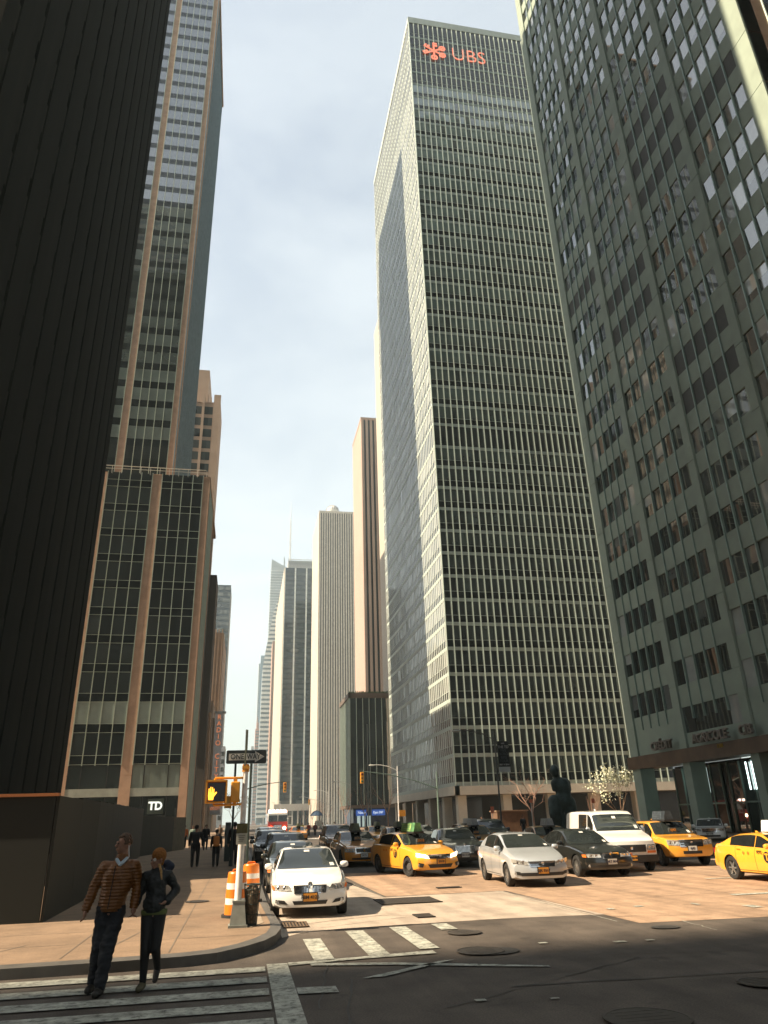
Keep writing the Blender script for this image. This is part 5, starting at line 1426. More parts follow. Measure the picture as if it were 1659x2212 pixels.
for x, y, r, lb in ((3.6, 12.0, .36, 'dark round manhole cover beside the crosswalk bars'), (3.95, 8.1 - .35, .42, 'dark manhole cover cut by the bottom edge'), (5.95, 8.8, .26, 'dark manhole cover near the lower right edge'), (3.9, 13.9, .3, 'worn patterned manhole cover above the last crosswalk bar'), (-.95, 20.2, .28, 'round utility cover in the pavement near the sunlit patch')):
    m = MB(); z = .022 if x > .7 else .165
    m.lathe((x, y, z), [(r, -.004), (r, .003), (r * .93, .004), (r * .92, .0), (.001, .0)], 28)
    for k in range(6): m.box(x - r * .6, x + r * .6, y - r * .75 + k * r * .27, y - r * .70 + k * r * .27, z, z + .0015)
    tag(m.build('manhole_cover', iron), lb, 'manhole cover')
# lamp posts, signals
def lamp_post(x, y, label, H=8.8, arm=3.0, side=-1, mat=galv, z0=.15, extra=None, r=.09, group='street lamps along the avenue'):
    t = thing('street_lamp', label, 'street lamp', (x, y, z0), group)
    m = MB(); m.cyl((x, y, z0), (x, y, H), r, r * .6, 8); m.cyl((x, y, z0), (x, y, z0 + .9), r * 1.6, r * 1.2, 8); m.build('pole', mat, t)
    m = MB(); m.tube([(x, y, H - .6), (x + side * arm * .35, y, H - .05), (x + side * arm * .7, y, H + .18), (x + side * arm, y, H + .2)], r * .45, 6); m.build('arm', mat, t)
    m = MB(); xx = x + side * arm
    m.lathe((0, 0, 0), [(.001, -.42), (.10, -.38), (.15, -.1), (.15, .25), (.06, .42), (.001, .42)], 10, axis='X')
    m.xform(Matrix.Translation((xx + side * .25, y, H + .16)) @ Matrix.Diagonal((1, 1, .6, 1))); m.build('lamp_head', M('lamp_head', (.5, .5, .46), .4), t, smooth=True)
    return t
lb = lamp_post(20.8, 61, 'dark lamp post carrying a black event banner before the tall lettered tower', 8.4, 3.1, mat=M('bronze_pole', (.06, .065, .06), .5))
m = MB(); m.box(20.98, 21.95, 60.95, 61.0, 5.65, 7.7); bn = m.build('banner', M('banner_black', (.02, .025, .025), .7), lb)
m = MB(); m.box(20.98, 21.95, 60.94, 61.0, 5.22, 5.65); m.build('banner_foot', M('banner_white', (.55, .57, .56), .7), lb)
bwt = M('banner_text', (.5, .5, .48), .7); bgt = M('banner_text_grey', (.09, .10, .10), .7)
for i, (tx, s, mt) in enumerate([('NYC', .16, bwt), ('THE TD', .30, bwt), ('FIVE', .30, bgt), ('BORO', .30, bgt), ('BIKE', .30, bgt), ('TOUR', .30, bgt), ('MAY 4 2014', .18, bwt)]):
    lettering('banner_letters', tx, s, mt, lb, (21.46, 60.93, 7.5 - i * .28), depth=.004, bold=.006, sx=.92)
lamp_post(20.8, 103, 'bright silver lamp post right of the small dark glass block', 8.6, 3.3, mat=silverp)
lamp_post(20.8, 150, 'silver lamp post standing before the white ribbed slab', 8.8, 3.0, mat=silverp)
lamp_post(20.8, 190, 'smaller silver lamp post behind the blue umbrella', 8.8, 3.0, mat=silverp)
lamp_post(20.8, 238, 'distant lamp post at the foot of the dark blue glass tower', 8.8, 3.0, mat=silverp)
lamp_post(14.5, 300, 'pale curved lamp post above the fire engine cab', 9, 2.5, mat=silverp)
lamp_post(11.5, 290, 'pale curved lamp post left over the fire engine roof', 9, 2.0, side=1, mat=silverp)
for x, y, zt, r, lb in ((.20, 20.6, 3.5, .03, 'thin black post just right of the silver sign pole'), (-.36, 36, 4.9, .05, 'thin dark post left of the silver sign pole behind the walk signals')):
    m = MB(); m.cyl((x, y, .15), (x, y, zt), r, seg=8); m.cyl((x, y, .15), (x, y, .4), r * 1.8, r * 1.5, 8); tag(m.build('post', dgreen), lb, 'post')
t = thing('phone_pillar', 'dark upright pillar behind the walkers left of the silver pole', 'pillar', (-.62, 41, .15)); m = MB(); m.box(-.76, -.48, 40.8, 41.2, .15, 1.95); m.build('body', dgreen, t, bevel=.03); m = MB(); m.box(-.74, -.50, 40.77, 40.80, .9, 1.8); m.build('panel', M('pillar_panel', (.05, .06, .06), .3), t)
def traffic_mast(px, py, label, H, tip, zt, zb, sig_label, mat=galv):
    t = thing('signal_mast', label, 'signal mast', (px, py, .15), 'signal masts along the avenue')
    m = MB(); m.cyl((px, py, .15), (px, py, H), .12, .08, 8); m.build('pole', mat, t)
    m = MB(); m.tube([(px, py, zb), (px + (tip - px) * .3, py, zb + (zt - zb) * .45), (px + (tip - px) * .65, py, zb + (zt - zb) * .8), (tip, py, zt)], [.09, .07, .05, .04], 6); m.build('arm', mat, t)
    s = thing('traffic_light', sig_label, 'traffic light', (tip, py, zt - 1.2))
    m = MB(); m.box(tip - .18, tip + .18, py - .15, py + .15, zt - 1.25, zt - .1); m.build('housing', tyel, s, bevel=.03)
    for k, mt in enumerate((M('lens_red', (.15, .01, .01), .3), M('lens_amber', (.2, .09, .01), .3), M('lens_green', (.02, .12, .07), .3))):
        z = zt - .32 - k * .36; m = MB(); m.lathe((0, 0, 0), [(.12, -.02), (.10, 0), (.001, .02)], 12, axis='X'); m.xform(Matrix.Translation((tip, py - .17, z)) @ Matrix.Rotation(rad(-90), 4, 'Z')); m.build('lens', mt, s)
    return t
traffic_mast(20.7, 81, 'greenish mast reaching far left over the lanes before the tall lettered tower', 6.5, 12.5, 6.7, 4.8, 'yellow traffic light hanging over the lanes before the dark glass block', M('green_grey_metal', (.13, .19, .16), .5))
traffic_mast(.1, 95, 'mast reaching right over the lanes behind the one way sign', 6.4, 5.1, 6.5, 5.6, 'yellow traffic light hanging above the fire engine', dgreen)
traffic_mast(20.7, 178, 'small distant mast over the lanes before the white ribbed slab', 6.5, 15.2, 6.7, 5.0, 'tiny distant traffic light near the blue umbrella')
ped_signal(20.95, 21.75, 2.2, 3.0, 103, 'small orange walk signal on the bright silver lamp post', lit=False, far=True)
ped_signal(-1.2, -.7, 2.9, 3.7, 56, 'small orange walk signal hanging below the raised hand signal', lit=False, far=True)
for x in (20.6, 21.05):
    t = thing('flagpole', 'tall thin grey pole, one of a close pair before the dark glass block', 'flagpole', (x, 127, .15), 'pair of tall thin poles')
    m = MB(); m.cyl((x, 127, .15), (x, 127, 17), .09, .05, 8); m.build('pole', galv, t); m = MB(); m.lathe((x, 127, 17), [(.001, -.1), (.1, 0), (.001, .1)], 8); m.build('finial', galv, t)
for x, y, z0, z1, lb in ((20.1, 61, 2.1, 2.6, 'small orange street sign on a white post before the lamp post banner'), (28.5, 60, 2.65, 3.0, 'small orange street sign behind the white van roof'), (23.1, 60, 2.8, 3.05, 'small orange street sign behind the bare tree')):
    t = thing('street_sign', lb, 'sign', (x, y, .15)); m = MB(); m.box(x - .14, x + .14, y - .03, y, z0, z1); m.build('sign_board', M('salmon_sign', (.75, .22, .12), .6), t); m = MB(); m.cyl((x, y + .03, .15), (x, y + .03, z1), .025, seg=6); m.build('post', whiter, t)
# ------------------------------------------------------------------ trees
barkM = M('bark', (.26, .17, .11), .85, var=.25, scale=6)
barkL = M('sunlit_bark', (.45, .27, .19), .85, var=.25, scale=6)  # paler copy of the bark with sunlight put into its colour
def grow(m, p, d, L, r, depth, tips, rng, spread=.55, up=.12, kids=(2, 3)):
    n = 3; pts = [Vector(p)]; rr = [r]
    for i in range(n):
        d = (d + Vector((rng.uniform(-1, 1), rng.uniform(-1, 1), rng.uniform(-.5, 1))) * .14 + Vector((0, 0, up * .3))).normalized()
        pts.append(pts[-1] + d * L / n); rr.append(r * (1 - .35 * (i + 1) / n))
    m.tube(pts, rr, 5 if depth > 1 else 3)
    if depth == 0: tips.append(pts[-1]); return
    for k in range(rng.randint(*kids)):
        q = pts[-1] if k == 0 else pts[rng.choice((1, 2, 3))]
        nd = (d + Vector((rng.gauss(0, 1), rng.gauss(0, 1), rng.gauss(0, .6))) * spread).normalized(); nd.z += up; nd.normalize()
        grow(m, q, nd, L * rng.uniform(.6, .82), rr[-1] * .72, depth - 1, tips, rng, spread, up, kids)
def tree(name, label, x, y, h, trunk_h, r, depth, mat, seed, blossom=None, spread=.55, group=None, kids=(2, 3), up=.12, z0=.15, nb=26, fr=.35):
    rng = random.Random(seed)
    t = thing(name, label, 'tree', (x, y, z0), group)
    m = MB(); m.tube([(x, y, z0), (x + .05, y, z0 + trunk_h * .5), (x, y, z0 + trunk_h)], [r, r * .85, r * .75], 8); m.build('trunk', mat, t)
    tips = []; m = MB()
    for k in range(rng.randint(3, 4)):
        a = k * 2.1 + rng.random(); grow(m, (x, y, z0 + trunk_h * rng.uniform(.85, 1)), Vector((math.cos(a) * spread * 1.2, math.sin(a) * spread * 1.2, 1)).normalized(), (h - trunk_h) * .42, r * .55, depth, tips, rng, spread, up, kids)
    m.build('branches', mat, t)
    if blossom:
        m = MB()
        for p in tips:
            for k in range(nb):
                c = p + Vector((rng.gauss(0, fr), rng.gauss(0, fr), rng.gauss(0, fr))); s = rng.uniform(.06, .14)
                u = Vector((rng.gauss(0, 1), rng.gauss(0, 1), rng.gauss(0, 1))).normalized(); v = u.orthogonal().normalized(); w = u.cross(v)
                m.face([c + v * s, c + w * s * .7, c - v * s, c - w * s * .7], 0, rng.random())
        o = m.build('crown', blossom, t); o.data['n'] = 1
    return t
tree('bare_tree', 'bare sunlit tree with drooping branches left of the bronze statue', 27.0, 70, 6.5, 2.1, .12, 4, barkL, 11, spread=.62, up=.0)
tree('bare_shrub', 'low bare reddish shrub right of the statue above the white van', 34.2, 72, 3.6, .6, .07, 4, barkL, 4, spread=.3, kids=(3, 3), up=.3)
blos = M('blossom', (.80, .80, .66), .7, var=.2, scale=4, tone=(.5, .53, .33))
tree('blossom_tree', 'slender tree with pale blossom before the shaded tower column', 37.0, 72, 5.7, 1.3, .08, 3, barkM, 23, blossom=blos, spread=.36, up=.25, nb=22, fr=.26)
for i, (x, y, hh) in enumerate(((22.5, 120, 8), (22.3, 142, 8), (21.9, 165, 9), (22.4, 205, 8), (22.0, 222, 9), (22.5, 252, 9), (19.9, 268, 9), (22.5, 276, 9))):
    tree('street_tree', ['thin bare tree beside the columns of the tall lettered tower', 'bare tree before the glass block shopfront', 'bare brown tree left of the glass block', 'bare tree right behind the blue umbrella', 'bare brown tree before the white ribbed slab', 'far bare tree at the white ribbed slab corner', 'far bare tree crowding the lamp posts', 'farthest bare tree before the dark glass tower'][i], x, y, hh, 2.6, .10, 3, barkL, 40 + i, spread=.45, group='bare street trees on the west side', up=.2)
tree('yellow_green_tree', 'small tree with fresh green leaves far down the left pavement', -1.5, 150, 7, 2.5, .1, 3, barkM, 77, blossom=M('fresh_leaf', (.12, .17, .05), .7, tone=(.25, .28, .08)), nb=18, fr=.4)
# statue
bronze = M('green_bronze', (.035, .055, .052), .55, metal=.4, var=.4, scale=2.5, bump=.6)
def sph(m, c, r, seg=12, rings=8):
    rx, ry, rz = r if isinstance(r, (tuple, list)) else (r, r, r); b = len(m.v)
    for i in range(rings + 1):
        a = math.pi * i / rings
        for j in range(seg):
            t = 2 * math.pi * j / seg; m.v.append((c[0] + rx * math.sin(a) * math.cos(t), c[1] + ry * math.sin(a) * math.sin(t), c[2] + rz * math.cos(a)))
    for i in range(rings):
        for j in range(seg):
            k = (j + 1) % seg; m.f.append((b + i * seg + j, b + (i + 1) * seg + j, b + (i + 1) * seg + k, b + i * seg + k)); m.m.append(0); m.t.append(0.0)
def limb(m, pts, rs):
    for p, r in zip(pts, rs): sph(m, p, r, 12, 8)
    for i in range(len(pts) - 1):
        a, b = Vector(pts[i]), Vector(pts[i + 1]); n = max(2, int((b - a).length / (min(rs[i], rs[i + 1]) * .5)))
        n = min(n, 10)
        m.cyl(a, b, rs[i] if not isinstance(rs[i], tuple) else rs[i][0], rs[i + 1] if not isinstance(rs[i + 1], tuple) else rs[i + 1][0], 12)
def blob(name, m, mat, parent, voxel, smooth=6, tmpname=None):
    o = m.build(name, mat, parent)
    md = o.modifiers.new('r', 'REMESH'); md.mode = 'VOXEL'; md.voxel_size = voxel
    sm = o.modifiers.new('s', 'SMOOTH'); sm.iterations = smooth; sm.factor = .5
    dg = bpy.context.evaluated_depsgraph_get()
    nm = bpy.data.meshes.new_from_object(o.evaluated_get(dg)); o.modifiers.clear(); o.data = nm; nm.name = name
    nm.polygons.foreach_set('use_smooth', [True] * len(nm.polygons))
    return o
from mathutils import noise as _nz
def folds(o, amp, sx, sz):
    # cloth folds pushed into the surface itself
    for v in o.data.vertices:
        p = Vector((v.co.x * sx, v.co.y * sx, v.co.z * sz))
        k = _nz.noise(p) + .5 * _nz.noise(p * 2.3)
        v.co += v.normal * k * amp
st = thing('bronze_statue', 'giant dark green bronze figure without arms standing behind the white van', 'statue', (25.3, 59, .15))
m = MB(); X = lambda r: r * 59
limb(m, [(X(.4225), 59, 5.15), (X(.4265), 59, 4.6)], [.36, .24]); sph(m, (X(.4235), 58.95, 5.15), (.36, .42, .50)); sph(m, (X(.4262), 59.15, 5.3), (.32, .3, .26))
limb(m, [(X(.423), 59, 4.25), (X(.4375), 59, 4.25)], [.34, .36]); limb(m, [(X(.4215), 59, 4.2), (X(.4205), 59, 3.75)], [.30, .20]); limb(m, [(X(.4395), 59, 4.2), (X(.4425), 59.1, 3.7)], [.32, .22])
limb(m, [(X(.432), 59, 4.0), (X(.4335), 59, 3.4), (X(.4310), 59, 2.8)], [.66, .60, .74]); limb(m, [(X(.4385), 59, 2.7), (X(.4400), 58.9, 1.9), (X(.4345), 59, 1.0), (X(.4315), 59, .5)], [.60, .54, .42, .36]); limb(m, [(X(.4190), 59, 2.8), (X(.4165), 58.8, 2.0), (X(.4195), 59, 1.0), (X(.4215), 59, .5)], [.56, .50, .38, .32])
limb(m, [(X(.4245), 59, 1.7), (X(.426), 59, .6)], [.2, .3])
for i in range(14):
    a = R_.random() * 6.28; m.tube([(X(.4290) + 1.05 * math.cos(a) * .9, 59 + .38 * math.sin(a), 2.6), (X(.4265) + .62 * math.cos(a), 59 + .35 * math.sin(a), .45)], .07, 5)
blob('figure', m, bronze, st, .07, 4)
m = MB(); m.box(24.1, 26.4, 58.2, 59.9, .15, .55); m.build('plinth', M('plinth', (.08, .08, .07), .6), st)
# low planters and a cart on the plaza
t = thing('planter', 'low brown planter box behind the dark taxis, below the banner', 'planter', (27, 76, .15)); m = MB(); m.box(25.2, 28.4, 75, 77, .15, 2.3); m.build('box', M('brown_planter', (.13, .075, .045), .8, var=.25, scale=2), t); m = MB(); m.box(25.1, 28.5, 74.9, 77.1, 2.3, 2.4); m.build('rim', barkM, t)
# vendor umbrella
u = thing('market_umbrella', 'blue umbrella over a food cart on the far right pavement', 'umbrella', (19.0, 200, .15))
m = MB(); m.lathe((19, 200, 0), [(.05, 4.6), (1.0, 4.2), (1.7, 3.3), (1.65, 3.25), (.9, 4.05), (.02, 4.45)], 10); m.build('canopy', M('umbrella_blue', (.02, .05, .10), .8), u); m = MB(); m.cyl((19, 200, .15), (19, 200, 4.4), .05, seg=6); m.build('pole', whiter, u)
c = thing('food_cart', 'small silver food cart under the blue umbrella', 'cart', (19.6, 201, .15)); m = MB(); m.box(18.7, 20.5, 200.6, 201.6, .7, 2.1); m.build('body', galv, c, bevel=.05)
for x in (19, 20.2): m = MB(); m.lathe((0, 0, 0), [(.35, -.06), (.35, .06), (.001, .06)], 14, axis='X'); m.xform(Matrix.Translation((x, 200.5, .5)) @ Matrix.Rotation(rad(90), 4, 'Z')); m.build('wheel', rubber, c)
# ------------------------------------------------------------------ people
skin = M('skin', (.30, .155, .10), .55, var=.08, scale=20)
hairb = M('brown_hair', (.085, .045, .022), .7, var=.4, scale=40)
jeans = M('dark_jeans', (.018, .020, .024), .85, var=.25, scale=10)
shoe = M('dark_shoe', (.02, .018, .015), .6)
def V(*a): return Vector(a)
def hand(m, w, tip, side, curl=.25, s=1.0):
    # w wrist, tip fingertip direction point; five fingers
    w = Vector(w); tip = Vector(tip); d = (tip - w).normalized(); lat = Vector((0, -1, 0)) if abs(d.y) < .7 else Vector((1, 0, 0)); n = d.cross(lat).normalized() * side
    limb(m, [w, w + d * .045 * s], [.024 * s, .026 * s])
    for k in range(4):
        o = (k - 1.5) * .019 * s; b = w + d * .05 * s + lat * o; L = (.072, .08, .076, .06)[k] * s
        sph(m, b, .015 * s, 8, 6)
        limb(m, [b, b + d * L * .5 + n * L * .1, b + d * L * (.95 - curl * .3) + n * L * (.15 + curl)], [.0115 * s, .0105 * s, .009 * s])
    b = w + d * .02 * s + lat * .03 * s
    limb(m, [b, b + d * .03 * s + lat * .018 * s, b + d * .06 * s + lat * .015 * s], [.013 * s, .012 * s, .010 * s])
def head(m, c, face, s=1.0):
    c = Vector(c); f = Vector(face).normalized(); sd = Vector((-f.y, f.x, 0)).normalized(); up = Vector((0, 0, 1))
    sph(m, c + up * .02 * s - f * .012 * s, (.082 * s, .088 * s, .100 * s), 16, 12)
    sph(m, c + f * .022 * s - up * .045 * s, (.062 * s, .062 * s, .066 * s)); sph(m, c + f * .05 * s - up * .085 * s, .028 * s)
    limb(m, [c + f * .078 * s + up * .015 * s, c + f * .102 * s - up * .022 * s], [.010 * s, .015 * s])
    for q in (-1, 1):
        sph(m, c + f * .078 * s + up * .026 * s + sd * q * .03 * s, (.018 * s, .02 * s, .010 * s)); sph(m, c + sd * q * .080 * s - up * .004 * s - f * .008 * s, (.018 * s, .018 * s, .030 * s)); sph(m, c + f * .06 * s - up * .02 * s + sd * q * .035 * s, .022 * s)
    sph(m, c + f * .084 * s - up * .055 * s, (.016 * s, .024 * s, .008 * s)); sph(m, c + f * .082 * s - up * .067 * s, (.015 * s, .02 * s, .008 * s))
    return f, sd
def face_parts(root, c, f, sd, s=1.0):
    c = Vector(c)
    for q in (-1, 1):
        m = MB(); sph(m, c + f * .083 * s + sd * q * .031 * s + Vector((0, 0, .008 * s)), (.011 * s, .011 * s, .008 * s), 10, 6); m.build('eye', M('eye', (.06, .05, .045), .2), root, smooth=True)
# --- man
man = thing('person', 'person in an orange quilted jacket and dark trousers walking, head turned left', 'person', (-1.57, 10.8, 0))
m = MB(); hc = V(-1.49, 10.84, 1.655); f, sd = head(m, hc, (-.92, -.38, -.05))
limb(m, [hc + V(.01, .01, -.07), V(-1.50, 10.87, 1.44)], [.052, .060])
limb(m, [V(-1.63, 10.88, 1.37), V(-1.39, 10.88, 1.38)], [.07, .07]); limb(m, [V(-1.51, 10.87, 1.30), V(-1.55, 10.87, 1.05), V(-1.57, 10.86, .90)], [.12, .115, .12])
wl_ = V(-1.865, 10.78, .905); limb(m, [V(-1.69, 10.88, 1.38), V(-1.80, 10.88, 1.15), wl_], [.055, .042, .028]); hand(m, wl_, (-1.86, 10.74, .76), 1, .35)
wr_ = V(-1.295, 10.80, .915); limb(m, [V(-1.34, 10.88, 1.38), V(-1.28, 10.90, 1.15), wr_], [.055, .042, .028]); hand(m, wr_, (-1.285, 10.78, .78), -1, .5)
for a in ([V(-1.65, 10.86, .86), V(-1.665, 10.80, .49), V(-1.70, 10.95, .10)], [V(-1.49, 10.86, .86), V(-1.545, 10.74, .49), V(-1.575, 10.66, .10)]): limb(m, a, [.085, .058, .038])
blob('body', m, skin, man, .0065, 4)
face_parts(man, hc, f, sd)
m = MB()
limb(m, [V(-1.68, 10.87, 1.37), V(-1.36, 10.87, 1.38)], [.088, .088]); limb(m, [V(-1.52, 10.86, 1.30), V(-1.55, 10.86, 1.10), V(-1.575, 10.86, .95)], [.165, .165, .162])
sph(m, V(-1.59, 10.85, 1.22), (.13, .15, .18)); sph(m, V(-1.46, 10.85, 1.22), (.13, .15, .18))
limb(m, [V(-1.70, 10.88, 1.385), V(-1.805, 10.88, 1.16), V(-1.86, 10.80, .93)], [.082, .062, .050]); limb(m, [V(-1.335, 10.88, 1.385), V(-1.275, 10.91, 1.16), V(-1.29, 10.82, .94)], [.082, .062, .050])
limb(m, [V(-1.50, 10.87, 1.40), V(-1.495, 10.86, 1.49)], [.095, .080])
jk = blob('jacket', m, M('orange_quilt', (.16, .058, .009), .5, var=.12, scale=10), man, .011, 5)
folds(jk, .008, 9, 9)
for v in jk.data.vertices:
    z = v.co.z; k = math.sin(z * 2 * math.pi / .075); n_ = v.normal; amp = .020 if z < 1.38 else .004
    v.co += n_ * (amp * (abs(k) ** .6 - .5))
    if z < .885: v.co.z = .885
m = MB()
m.tube([V(-1.545, 10.685, 1.40), V(-1.56, 10.675, 1.2), V(-1.585, 10.685, .92)], .006, 5); m.build('zip', coreM, man)
m = MB(); limb(m, [V(-1.55, 10.78, 1.47), V(-1.50, 10.75, 1.41), V(-1.43, 10.80, 1.48)], [.022, .022, .022]); m.build('shirt_collar', M('blue_white_shirt', (.45, .55, .62), .7), man)
m = MB(); m.tube([hc + V(.07, -.05, -.02), V(-1.40, 10.76, 1.50), V(-1.46, 10.73, 1.43), V(-1.52, 10.73, 1.41)], .005, 5); m.build('earphone_cable', M('white_cable', (.7, .7, .7), .5), man)
m = MB()
for a, r in (([V(-1.64, 10.86, .88), V(-1.66, 10.79, .50), V(-1.695, 10.93, .11)], [.115, .088, .072]), ([V(-1.50, 10.86, .88), V(-1.545, 10.73, .50), V(-1.575, 10.67, .11)], [.115, .088, .072])): limb(m, a, r)
limb(m, [V(-1.62, 10.86, .93), V(-1.53, 10.86, .93)], [.13, .13])
folds(blob('trousers', m, jeans, man, .010, 3), .016, 9, 16)
for a in ((V(-1.70, 10.97, .06), V(-1.73, 10.80, .045)), (V(-1.575, 10.70, .06), V(-1.60, 10.53, .045))):
    m = MB(); limb(m, [a[0], a[1]], [.055, .045]); limb(m, [a[0] + V(0, 0, .05), a[0]], [.05, .05]); o = blob('shoe', m, shoe, man, .012, 3)
    for v in o.data.vertices: v.co.z = max(v.co.z, .006)
m = MB()
rg = random.Random(3)
for k in range(260):
    d = Vector((rg.gauss(0, 1), rg.gauss(0, 1), rg.gauss(0, 1))).normalized()
    if d.z < -.25 or (d.dot(f) > .45 and d.z < .45): continue
    p = hc + V(0, 0, .022) - f * .012 + Vector((d.x * .088, d.y * .094, d.z * .104)); sph(m, p, (.016, .016, .012), 6, 4)
blob('hair', m, hairb, man, .009, 1)
# --- woman
wo = thing('person', 'person in an orange knitted hat, dark jacket and black leggings, holding hands beside the other walker', 'person', (-1.05, 10.85, 0))
wo['label'] = 'person in an orange knitted hat, dark hooded jacket and black leggings walking'
m = MB(); hc = V(-1.045, 10.84, 1.455); f, sd = head(m, hc, (-.80, -.55, -.25), .90)
limb(m, [hc + V(.01, .01, -.06), V(-1.035, 10.87, 1.29)], [.042, .048]); limb(m, [V(-1.12, 10.87, 1.25), V(-.95, 10.87, 1.26)], [.06, .06]); limb(m, [V(-1.04, 10.87, 1.2), V(-1.04, 10.87, .98), V(-1.04, 10.86, .84)], [.09, .085, .10])
wl_ = V(-1.275, 10.82, .905); limb(m, [V(-1.16, 10.88, 1.25), V(-1.225, 10.90, 1.06), wl_], [.045, .034, .022]); hand(m, wl_, (-1.285, 10.80, .80), 1, .5, .88)
wr_ = V(-.885, 10.78, .97); limb(m, [V(-.91, 10.88, 1.26), V(-.80, 10.93, 1.08), wr_], [.045, .034, .022]); hand(m, wr_, (-.96, 10.75, .93), 1, .3, .85)
for a in ([V(-1.105, 10.86, .80), V(-1.10, 10.80, .44), V(-1.10, 10.84, .09)], [V(-.975, 10.86, .80), V(-.975, 10.80, .45), V(-.96, 11.08, .20)]): limb(m, a, [.075, .048, .032])
blob('body', m, skin, wo, .0065, 4)
face_parts(wo, hc, f, sd, .9)
djk = M('dark_jacket', (.012, .014, .014), .6, var=.2, scale=12)
m = MB(); limb(m, [V(-1.15, 10.87, 1.25), V(-.92, 10.87, 1.26)], [.075, .075]); limb(m, [V(-1.04, 10.86, 1.20), V(-1.035, 10.86, 1.02), V(-1.04, 10.86, .92)], [.13, .125, .15])
limb(m, [V(-1.17, 10.88, 1.255), V(-1.23, 10.91, 1.07), V(-1.27, 10.84, .93)], [.066, .052, .042]); limb(m, [V(-.90, 10.88, 1.265), V(-.79, 10.94, 1.08), V(-.88, 10.80, .97)], [.066, .056, .05]); limb(m, [V(-1.04, 10.87, 1.28), V(-1.035, 10.88, 1.35)], [.085, .07])
o = blob('jacket', m, djk, wo, .010, 3); folds(o, .014, 11, 15)
for v in o.data.vertices:
    if v.co.z < .845: v.co.z = .845
m = MB(); limb(m, [V(-.93, 10.97, 1.30), V(-.88, 10.97, 1.36), V(-.93, 10.98, 1.40), V(-1.02, 11.0, 1.38)], [.045, .05, .045, .04]); blob('hood', m, M('navy_hood', (.02, .025, .045), .8), wo, .014, 4)
m = MB(); limb(m, [V(-1.10, 10.86, .85), V(-.98, 10.86, .85)], [.105, .110]); o = blob('shirt_hem', m, M('lime_shirt', (.11, .13, .04), .8), wo, .015, 3)
for v in o.data.vertices: v.co.z = min(max(v.co.z, .82), .88)
m = MB()
for a, r in (([V(-1.105, 10.86, .80), V(-1.10, 10.79, .44), V(-1.10, 10.84, .10)], [.092, .062, .044]), ([V(-.975, 10.86, .80), V(-.975, 10.79, .45), V(-.96, 11.07, .21)], [.092, .062, .044])): limb(m, a, r)
limb(m, [V(-1.09, 10.86, .84), V(-.99, 10.86, .84)], [.10, .10]); blob('leggings', m, M('black_leggings', (.012, .012, .012), .7), wo, .011, 5)
m = MB(); limb(m, [V(-1.10, 10.86, .06), V(-1.13, 10.70, .04)], [.045, .038]); o = blob('shoe', m, M('olive_shoe', (.10, .09, .05), .7), wo, .011, 3)
for v in o.data.vertices: v.co.z = max(v.co.z, .006)
m = MB(); limb(m, [V(-.96, 11.10, .19), V(-.975, 11.04, .07)], [.045, .036]); blob('shoe', m, shoe, wo, .011, 3)
m = MB(); sph(m, hc + V(.012, .015, .045), (.094, .098, .098), 18, 12); limb(m, [hc + V(.03, .03, .0), hc + V(.05, .02, -.05)], [.06, .03]); blob('knitted_hat', m, M('mustard_knit', (.24, .09, .014), .9, var=.2, scale=45, bump=.8), wo, .010, 3)
m = MB(); m.tube([hc + V(.03, -.07, -.06), V(-.985, 10.73, 1.33), V(-.965, 10.72, 1.22)], [.02, .016, .008], 6); m.build('plait', M('fair_hair', (.38, .22, .08), .7, var=.4, scale=40), wo)
m = MB(); m.lathe((0, 0, 0), [(.02, -.004), (.02, .004), (.001, .006)], 12, axis='X'); m.xform(Matrix.Translation(hc + V(-.03, -.085, .0)) @ Matrix.Rotation(rad(-80), 4, 'Z')); m.build('hat_badge', M('badge_white', (.55, .5, .45), .5), wo)
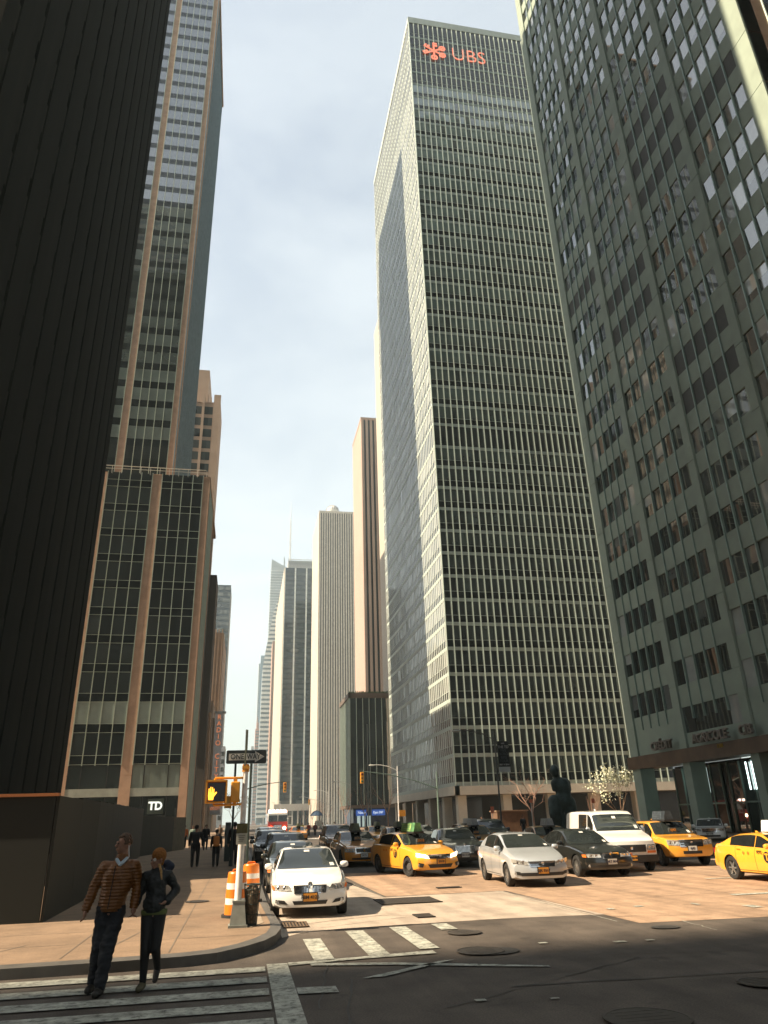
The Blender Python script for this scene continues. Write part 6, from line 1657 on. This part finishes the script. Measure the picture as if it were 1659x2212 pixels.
# --- pedestrians farther away
def pedestrian(x, y, hgt, label, jm, tm, hm=hairb, stride=.18, face=1, z0=.15, pack=None, group=None, vox=.022, w=1.0, hood=False):
    s = hgt / 1.75
    t = thing('person', label, 'person', (x, y, z0), group)
    P = lambda a, b, c: V(x + a * s * w, y + b * s, z0 + c * s)
    m = MB(); limb(m, [P(0, 0, 1.50), P(0, 0, 1.40)], [.05 * s, .055 * s]); sph(m, P(0, 0, 1.62), (.078 * s, .09 * s, .115 * s)); sph(m, P(0, -.095 * face, 1.60), (.016, .02, .02))
    limb(m, [P(-.14, 0, 1.38), P(.14, 0, 1.38)], [.07 * s, .07 * s]); limb(m, [P(0, 0, 1.3), P(0, 0, .95)], [.12 * s, .12 * s])
    for q in (-1, 1):
        limb(m, [P(q * .19, 0, 1.38), P(q * .24, .03 * q, 1.12), P(q * .25, -.08 * q, .88)], [.05 * s, .04 * s, .03 * s]); limb(m, [P(q * .25, -.08 * q, .86), P(q * .25, -.1 * q, .76)], [.036 * s, .024 * s])
        limb(m, [P(q * .09, 0, .92), P(q * .10, stride * .4 * q, .5), P(q * .09, stride * q, .09)], [.08 * s, .055 * s, .04 * s])
    blob('body', m, skin, t, vox, 2)
    m = MB(); limb(m, [P(-.16, 0, 1.37), P(.16, 0, 1.37)], [.09 * s, .09 * s]); limb(m, [P(0, 0, 1.3), P(0, 0, 1.1), P(0, 0, .93)], [.16 * s, .15 * s, .155 * s])
    for q in (-1, 1): limb(m, [P(q * .19, 0, 1.38), P(q * .25, .03 * q, 1.12), P(q * .255, -.08 * q, .90)], [.08 * s, .065 * s, .05 * s])
    if hood: limb(m, [P(0, .02, 1.5), P(0, .02, 1.62)], [.11 * s, .125 * s])
    blob('jacket', m, jm, t, vox, 3)
    m = MB()
    for q in (-1, 1): limb(m, [P(q * .085, 0, .92), P(q * .10, stride * .4 * q, .5), P(q * .09, stride * q, .10)], [.12 * s, .085 * s, .065 * s])
    blob('trousers', m, tm, t, vox, 3)
    for q in (-1, 1):
        m = MB(); limb(m, [P(q * .09, stride * q, .055), P(q * .10, stride * q - .14 * face, .045)], [.05 * s, .04 * s]); m.build('shoe', shoe, t, smooth=True)
    m = MB(); sph(m, P(0, .02 * face, 1.655), (.095 * s, .105 * s, .10 * s)); m.build('hair', hm, t, smooth=True)
    if pack:
        m = MB(); m.box(x - .15 * s, x + .15 * s, y - face * -.0 - .32 * s, y - .12 * s, z0 + .95 * s, z0 + 1.42 * s); m.build('backpack', pack, t, bevel=.05)
    return t
blk = M('black_cloth', (.012, .012, .013), .85, var=.2, scale=8); oran = M('orange_pack', (.55, .19, .03), .7, var=.15, scale=8)
pedestrian(-1.93, 36.4, 1.72, 'person in dark clothes walking away with a dark bag, left of the orange backpack', blk, blk, blk, face=-1, pack=blk, w=1.15)
b_ped = pedestrian(-1.02, 36.0, 1.52, 'person in dark clothes wearing an orange backpack', blk, blk, blk, face=-1, pack=oran)
pedestrian(-.25, 36.5, 1.80, 'person in a long dark coat just left of the silver pole', blk, blk, blk, face=-1)
crowd = [(-4.45, 66, 1.75, 'person in bright orange at the far end of the hoarding', M('bright_orange_cloth', (.7, .2, .05), .8), 1), (-3.9, 68, 1.7, 'person in pale green at the hoarding end', M('pale_green_cloth', (.35, .45, .35), .8), 1),
    (-2.5, 60, 1.75, 'person in black seen over the dark walker shoulder', blk, 1), (-.9, 62, 1.72, 'person in dark grey behind the orange backpack', M('grey_cloth', (.06, .06, .06), .8), 1), (-2.1, 84, 1.72, 'person in brown on the far left pavement', M('brown_cloth', (.12, .08, .05), .8), 1),
    (-1.4, 88, 1.7, 'person in teal on the far left pavement', M('teal_cloth', (.05, .12, .12), .8), 1), (8.6, 112, 1.8, 'person in yellow safety vest beside the fire engine', M('safety_yellow', (.6, .5, .12), .8), 1), (9.6, 113, 1.75, 'person in red near the fire engine', M('red_cloth', (.35, .06, .04), .8), 1),
    (11.8, 115, 1.75, 'person in white shirt crossing far behind the old taxi', M('white_cloth', (.6, .58, .52), .8), 1), (12.6, 116, 1.72, 'person in black crossing far behind the old taxi', blk, 1), (10.6, 114, 1.72, 'person in maroon crossing beyond the tiny brown taxi', M('maroon_cloth', (.16, .04, .04), .8), 1), (13.4, 114, 1.78, 'person in tan coat crossing far right of the group', M('tan_cloth', (.4, .28, .16), .8), 1),
    (24.5, 66, 1.75, 'person in dark clothes on the plaza beside the planter', blk, 1), (22.6, 72, 1.7, 'person in grey near the banner lamp post', M('grey_cloth', (.06, .06, .06), .8), 1)]
for x, y, hh, lb, mt, fc in crowd:
    pedestrian(x, y, hh, lb, mt, blk if mt is not blk else jeans, face=fc, vox=.035, z0=.15 if (x < .6 or x > 20.6) else 0.0, group='pedestrians farther down the avenue')

# ------------------------------------------------------------------ haze
hz_m = bpy.data.materials.new('haze_air'); hz_m.use_nodes = True
n = hz_m.node_tree; n.nodes.remove(n.nodes['Principled BSDF'])
pv = n.nodes.new('ShaderNodeVolumePrincipled'); pv.inputs['Color'].default_value = (0.76, 0.94, 0.98, 1); pv.inputs['Density'].default_value = 0.00030; pv.inputs['Anisotropy'].default_value = 0.1
n.links.new(pv.outputs['Volume'], n.nodes['Material Output'].inputs['Volume'])
hb = MB(); hb.box(-3100, 3100, -1600, 6100, -1.0, 520)
struct(hb.build('haze', hz_m), 'stuff')
SC.cycles.volume_bounces = 0
